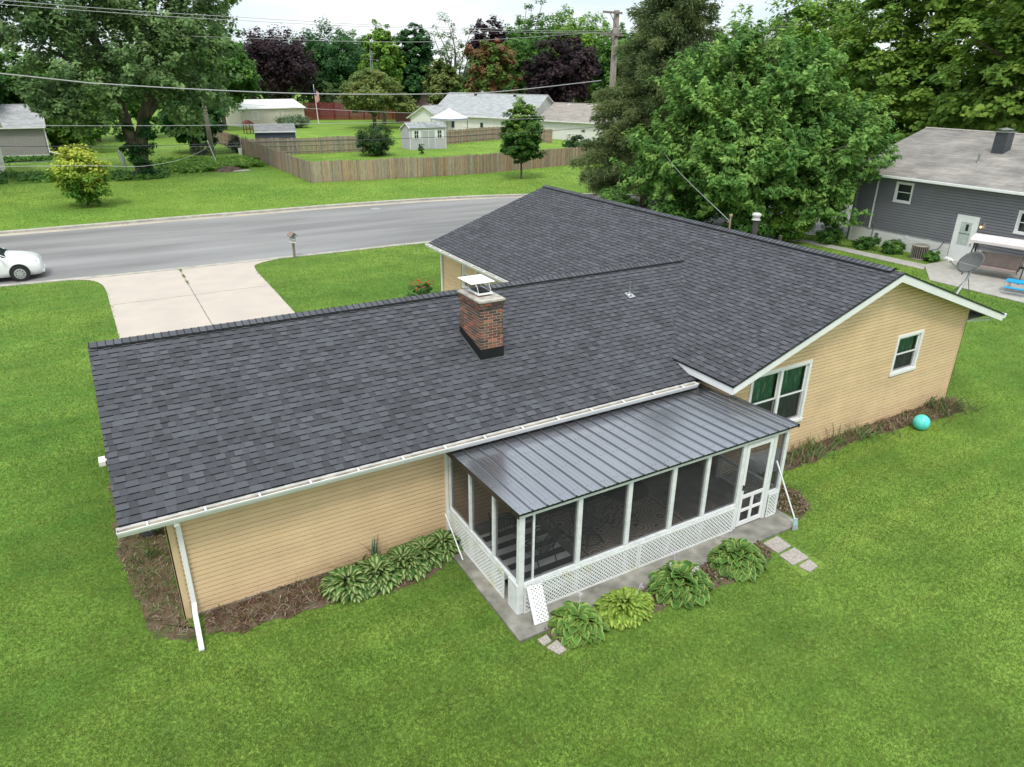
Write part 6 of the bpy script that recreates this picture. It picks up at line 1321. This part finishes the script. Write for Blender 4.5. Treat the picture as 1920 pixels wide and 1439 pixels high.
def wire(label, pts, rad, m):
    o = MB().tube(arc(pts, 6), rad, 5).build('overhead_wire', m); tag(o, label, 'wire', 'overhead wires')
M_wl = mat('wire_pale', (.38, .38, .37), .5, var=0); M_wd = mat('wire_dark', (.035, .035, .04), .5, var=0)
Y0 = 42.0
wire('topmost thin pair of wires, upper one, ending at the lower crossarm of the tall pole', [(-45, Y0, 14.6), (-2.34, Y0, 12.75), (11.6, Y0, 12.42), (20.2, Y0, 12.32), (28.2, Y0, 12.4), (39.4, Y0, 12.62), (70, Y0, 14.2)], .016, M_wl)
wire('topmost thin pair of wires, lower one, running just under the other', [(-45, Y0+.2, 14.2), (-2.38, Y0+.2, 12.56), (11.6, Y0+.2, 12.24), (23.8, Y0+.2, 12.24), (39.9, Y0, 12.48), (70, Y0, 14.0)], .016, M_wl)
wire('thick pale cable sagging across the big left tree and the middle of the trees', [(-45, Y0, 13.6), (-3.2, Y0, 8.95), (2.2, Y0, 8.4), (11, Y0, 7.93), (17.7, Y0, 7.77), (25.9, Y0, 7.79), (31.1, Y0, 8.01), (40.0, Y0, 8.8)], .032, M_wl)
wire('thin pale wire crossing in front of the far houses and the shed roof', [(-45, Y0, 7.2), (-1.7, Y0, 6.06), (10.8, Y0, 5.85), (23.5, Y0, 5.8), (34.3, Y0, 5.85), (40.1, Y0, 6.0)], .014, M_wl)
wire('dark cable crossing in front of the fences and pale grey shed', [(-45, Y0, 6.4), (-4.1, Y0, 4.95), (3, Y0, 4.73), (10.6, Y0, 4.67), (19.1, Y0, 4.62), (28.2, Y0, 4.67), (37.6, Y0, 4.93), (40.1, Y0, 5.1)], .020, M_wd)
wire('lowest thin wire, over the garden patch and yellow topped bush at the left', [(-45, Y0, 4.6), (-4.4, Y0, 3.8), (4.3, Y0, 3.54), (13.2, 80, 1.3)], .014, M_wl)
wire('thin wire from the big left tree down to the lower crossarm, across the sky', [(9.0, 60, 11.9), (23.8, Y0+2, 11.4), (39.6, Y0, 12.5)], .014, M_wl)
wire('slanting pale wire from the purple tree over the tan metal building to the cream house', [(9.6, Y0, 7.2), (16.9, Y0, 6.7), (24.9, Y0, 6.33), (36.0, Y0, 5.98)], .013, M_wl)
wire('service drop wire sloping down from the spruce to the mast on the main roof', [(40.1, 42.2, 6.0), (38.0, 34.3, 5.65), (32.8, 26.0, 5.2), (25.8, 16.1, 4.85), (17.78, 4.8, mR(17.75)+.32)], .010, M_wl)
# ------------------------------------------------------------------ mailbox
mbx = thing('mailbox', 'weathered mailbox with a little shingled roof on a wooden post at the kerb', 'mailbox', (8.85, 26.75, 0), R(6)); S_ = 1.0
MB().box(-.055, .055, -.055, .055, -.1, .86).build('post', M_pole, mbx)
MB().box(-.10, .10, -.24, .26, .86, .90).box(-.10, .10, -.24, .26, 1.05, 1.075).build('shelf', M_whitew, mbx)
MB().box(-.09, .09, -.22, .24, .90, 1.045).build('paper_box', mat('paper_box', (.42, .42, .40), .6), mbx)
b = MB(); a_ = [(.09*math.cos(math.pi*k/8), 1.20+.09*math.sin(math.pi*k/8)) for k in range(9)]; b.prism([(.09, -.23, 1.076)]+[(x, -.23, z) for x, z in a_]+[(-.09, -.23, 1.076)], (0, .46, 0)); b.build('box', mat('mailbox_grey', (.20, .24, .25), .4), mbx)
MB().prism([(-.19, -.30, 1.20), (0, -.30, 1.40), (.19, -.30, 1.20), (.19, -.30, 1.225), (0, -.30, 1.43), (-.19, -.30, 1.225)], (0, .62, 0)).build('roof', mat('mailbox_roof', (.33, .25, .21), .9, var=.3, scale=20), mbx)
# ------------------------------------------------------------------ white car at the kerb
car = thing('parked_car', 'white hatchback parked at the near kerb, only its front showing at the left edge', 'car', (-5.05, 29.05, .004)); K_ = 1.10
def sec_(x, zb, zs, zt, wb, wsh, wt, ):
    """cross section of the lower body; half widths wb (sill), wsh (shoulder), wt (top edge)"""
    P = [(wb*.86, zb), (wb, zb+.10), (wsh, (zb+zs)/2), (wsh*.985, zs), (wt, zt-.02), (wt*.6, zt+.015), (0, zt+.03)]
    return [(x, -y, z) for y, z in P]+[(x, y, z) for y, z in P[-2::-1]]
S = [sec_(2.18, .30, .48, .62, .52, .60, .42), sec_(2.12, .22, .62, .80, .72, .76, .60), sec_(1.95, .20, .72, .92, .82, .86, .70), sec_(1.60, .20, .80, 1.00, .86, .90, .74), sec_(1.15, .20, .86, 1.06, .87, .91, .76), sec_(.85, .20, .90, 1.10, .87, .91, .78),
     sec_(.3, .20, .93, 1.02, .87, .91, .84), sec_(-.8, .20, .96, 1.04, .87, .91, .84), sec_(-1.6, .20, 1.0, 1.08, .87, .91, .84), sec_(-2.05, .25, 1.02, 1.10, .84, .88, .80), sec_(-2.18, .35, .95, 1.05, .74, .80, .70)]
b = MB(); v = [p for s in S for p in s]; k = len(S[0]); b.add([(x*K_, y*K_, z*K_) for x, y, z in v], [(i*k+j, i*k+j+1, (i+1)*k+j+1, (i+1)*k+j) for i in range(len(S)-1) for j in range(k-1)]+[tuple(range(k)), tuple((len(S)-1)*k+j for j in reversed(range(k)))])
M_car = mat('white_car_paint', (.80, .81, .82), .22, var=0, spec=.7); M_car.node_tree.nodes['Principled BSDF'].inputs['Coat Weight'].default_value = .6
cbody = b.build('body', M_car, car, smooth=True, sub=2)
def house_(x, z, w_): return [(x, -w_, z), (x, w_, z)]
G = [(.98, 1.06, .74), (.30, 1.42, .62), (.0, 1.50, .60), (-1.0, 1.53, .60), (-1.8, 1.46, .58), (-2.08, 1.08, .70)]
b = MB(); v = []
for x, z, w_ in G: v += [(x*K_, -w_*K_, z*K_), (x*K_, w_*K_, z*K_)]
base = [(.98, 1.02, .76), (.3, 1.0, .85), (0, 1.0, .85), (-1, 1.02, .85), (-1.8, 1.05, .84), (-2.08, 1.06, .78)]
nb_ = len(v)
for x, z, w_ in base: v += [(x*K_, -w_*K_, z*K_), (x*K_, w_*K_, z*K_)]
fs = [(2*i, 2*i+1, 2*i+3, 2*i+2) for i in range(5)]+[(nb_+2*i, 2*i, 2*i+2, nb_+2*i+2) for i in range(5)]+[(nb_+2*i+1, 2*i+1, 2*i+3, nb_+2*i+3) for i in range(5)]
b.add(v, fs); b.build('windows', mat('car_glass', (.012, .025, .024), .05, var=0, spec=.9), car)
b = MB(); 
pts_r = [(p[0]*K_, p[1]*K_+.02) for p in G[1:5]]
b.prism([(G[1][0]*K_, -.64*K_, G[1][1]*K_+.0), (G[2][0]*K_, -.62*K_, G[2][1]*K_+.02), (G[3][0]*K_, -.62*K_, G[3][1]*K_+.02), (G[4][0]*K_, -.60*K_, G[4][1]*K_), (G[4][0]*K_, -.6*K_, G[4][1]*K_-.05), (G[1][0]*K_, -.64*K_, G[1][1]*K_-.05)], (0, 1.26*K_, 0)); b.build('roof', M_car, car, bevel=.03)
for s in (-1, 1):
    MB().bar((1.0*K_, s*.74*K_, 1.02*K_), (.30*K_, s*.635*K_, 1.40*K_), .045).bar((-.25*K_, s*.85*K_, 1.0*K_), (-.2*K_, s*.61*K_, 1.5*K_), .09).bar((-1.85*K_, s*.84*K_, 1.05*K_), (-1.78*K_, s*.6*K_, 1.46*K_), .12).build('pillar', M_car, car, bevel=.01)
    for x in (1.32, -1.32):
        r0 = .33*K_; yq = s*.90*K_; tq = Vector((0, -s*.17, 0))
        ar = MB(); ar.tube([Vector((x*K_, s*.78*K_, r0+.04)), Vector((x*K_, s*.912*K_, r0+.04))], r0+.055, 28); ar.build('wheel_arch', M_black, car)
        w1 = MB(); w1.tube([Vector((x*K_, s*.70*K_, r0)), Vector((x*K_, s*.905*K_, r0)), Vector((x*K_, s*.925*K_, r0))], [r0, r0, r0*.93], 32); wh = w1.build('wheel', mat('tyre_rubber', (.015, .015, .016), .8), car)
        hc = MB(); hc.tube([Vector((x*K_, s*.926*K_, r0)), Vector((x*K_, s*.934*K_, r0)), Vector((x*K_, s*.940*K_, r0))], [r0*.66, r0*.64, r0*.2], 24); h_ = hc.build('hubcap', mat('hubcap_silver', (.50, .51, .52), .35, metal=.4), wh)
        dk2 = MB()
        for q in range(9): a = q*2*math.pi/9; dk2.tube([Vector((x*K_+r0*.45*math.cos(a), s*.934*K_, r0+r0*.45*math.sin(a))), Vector((x*K_+r0*.45*math.cos(a), s*.944*K_, r0+r0*.45*math.sin(a)))], r0*.075, 8)
        dk2.build('hub_slot', M_black, h_)
    MB().obox((1.84*K_, s*.735*K_, .76*K_), (.20, s*-.06, .0), (.0, .06, .0), (-.02, 0, .055)).build('headlight', mat('headlight_glass', (.42, .44, .47), .1, spec=.9), car, bevel=.03)
    MB().obox((.78*K_, s*1.0*K_, 1.05*K_), (.05, 0, 0), (0, .09, 0), (0, 0, .07)).build('mirror', M_car, car, bevel=.02)
MB().box(2.05*K_, 2.165*K_, -.45*K_, .45*K_, .40*K_, .55*K_).build('grille', M_black, car, bevel=.02)
MB().box(2.1*K_, 2.215*K_, -.6*K_, .6*K_, .24*K_, .34*K_).build('bumper', M_car, car, bevel=.03)
MB().box(2.166*K_, 2.18*K_, -.2*K_, .2*K_, .43*K_, .51*K_).build('number_plate', M_white, car)
MB().bar((1.06*K_, -.3*K_, 1.05*K_), (.75*K_, .2*K_, 1.20*K_), .015).build('wiper', M_black, car)
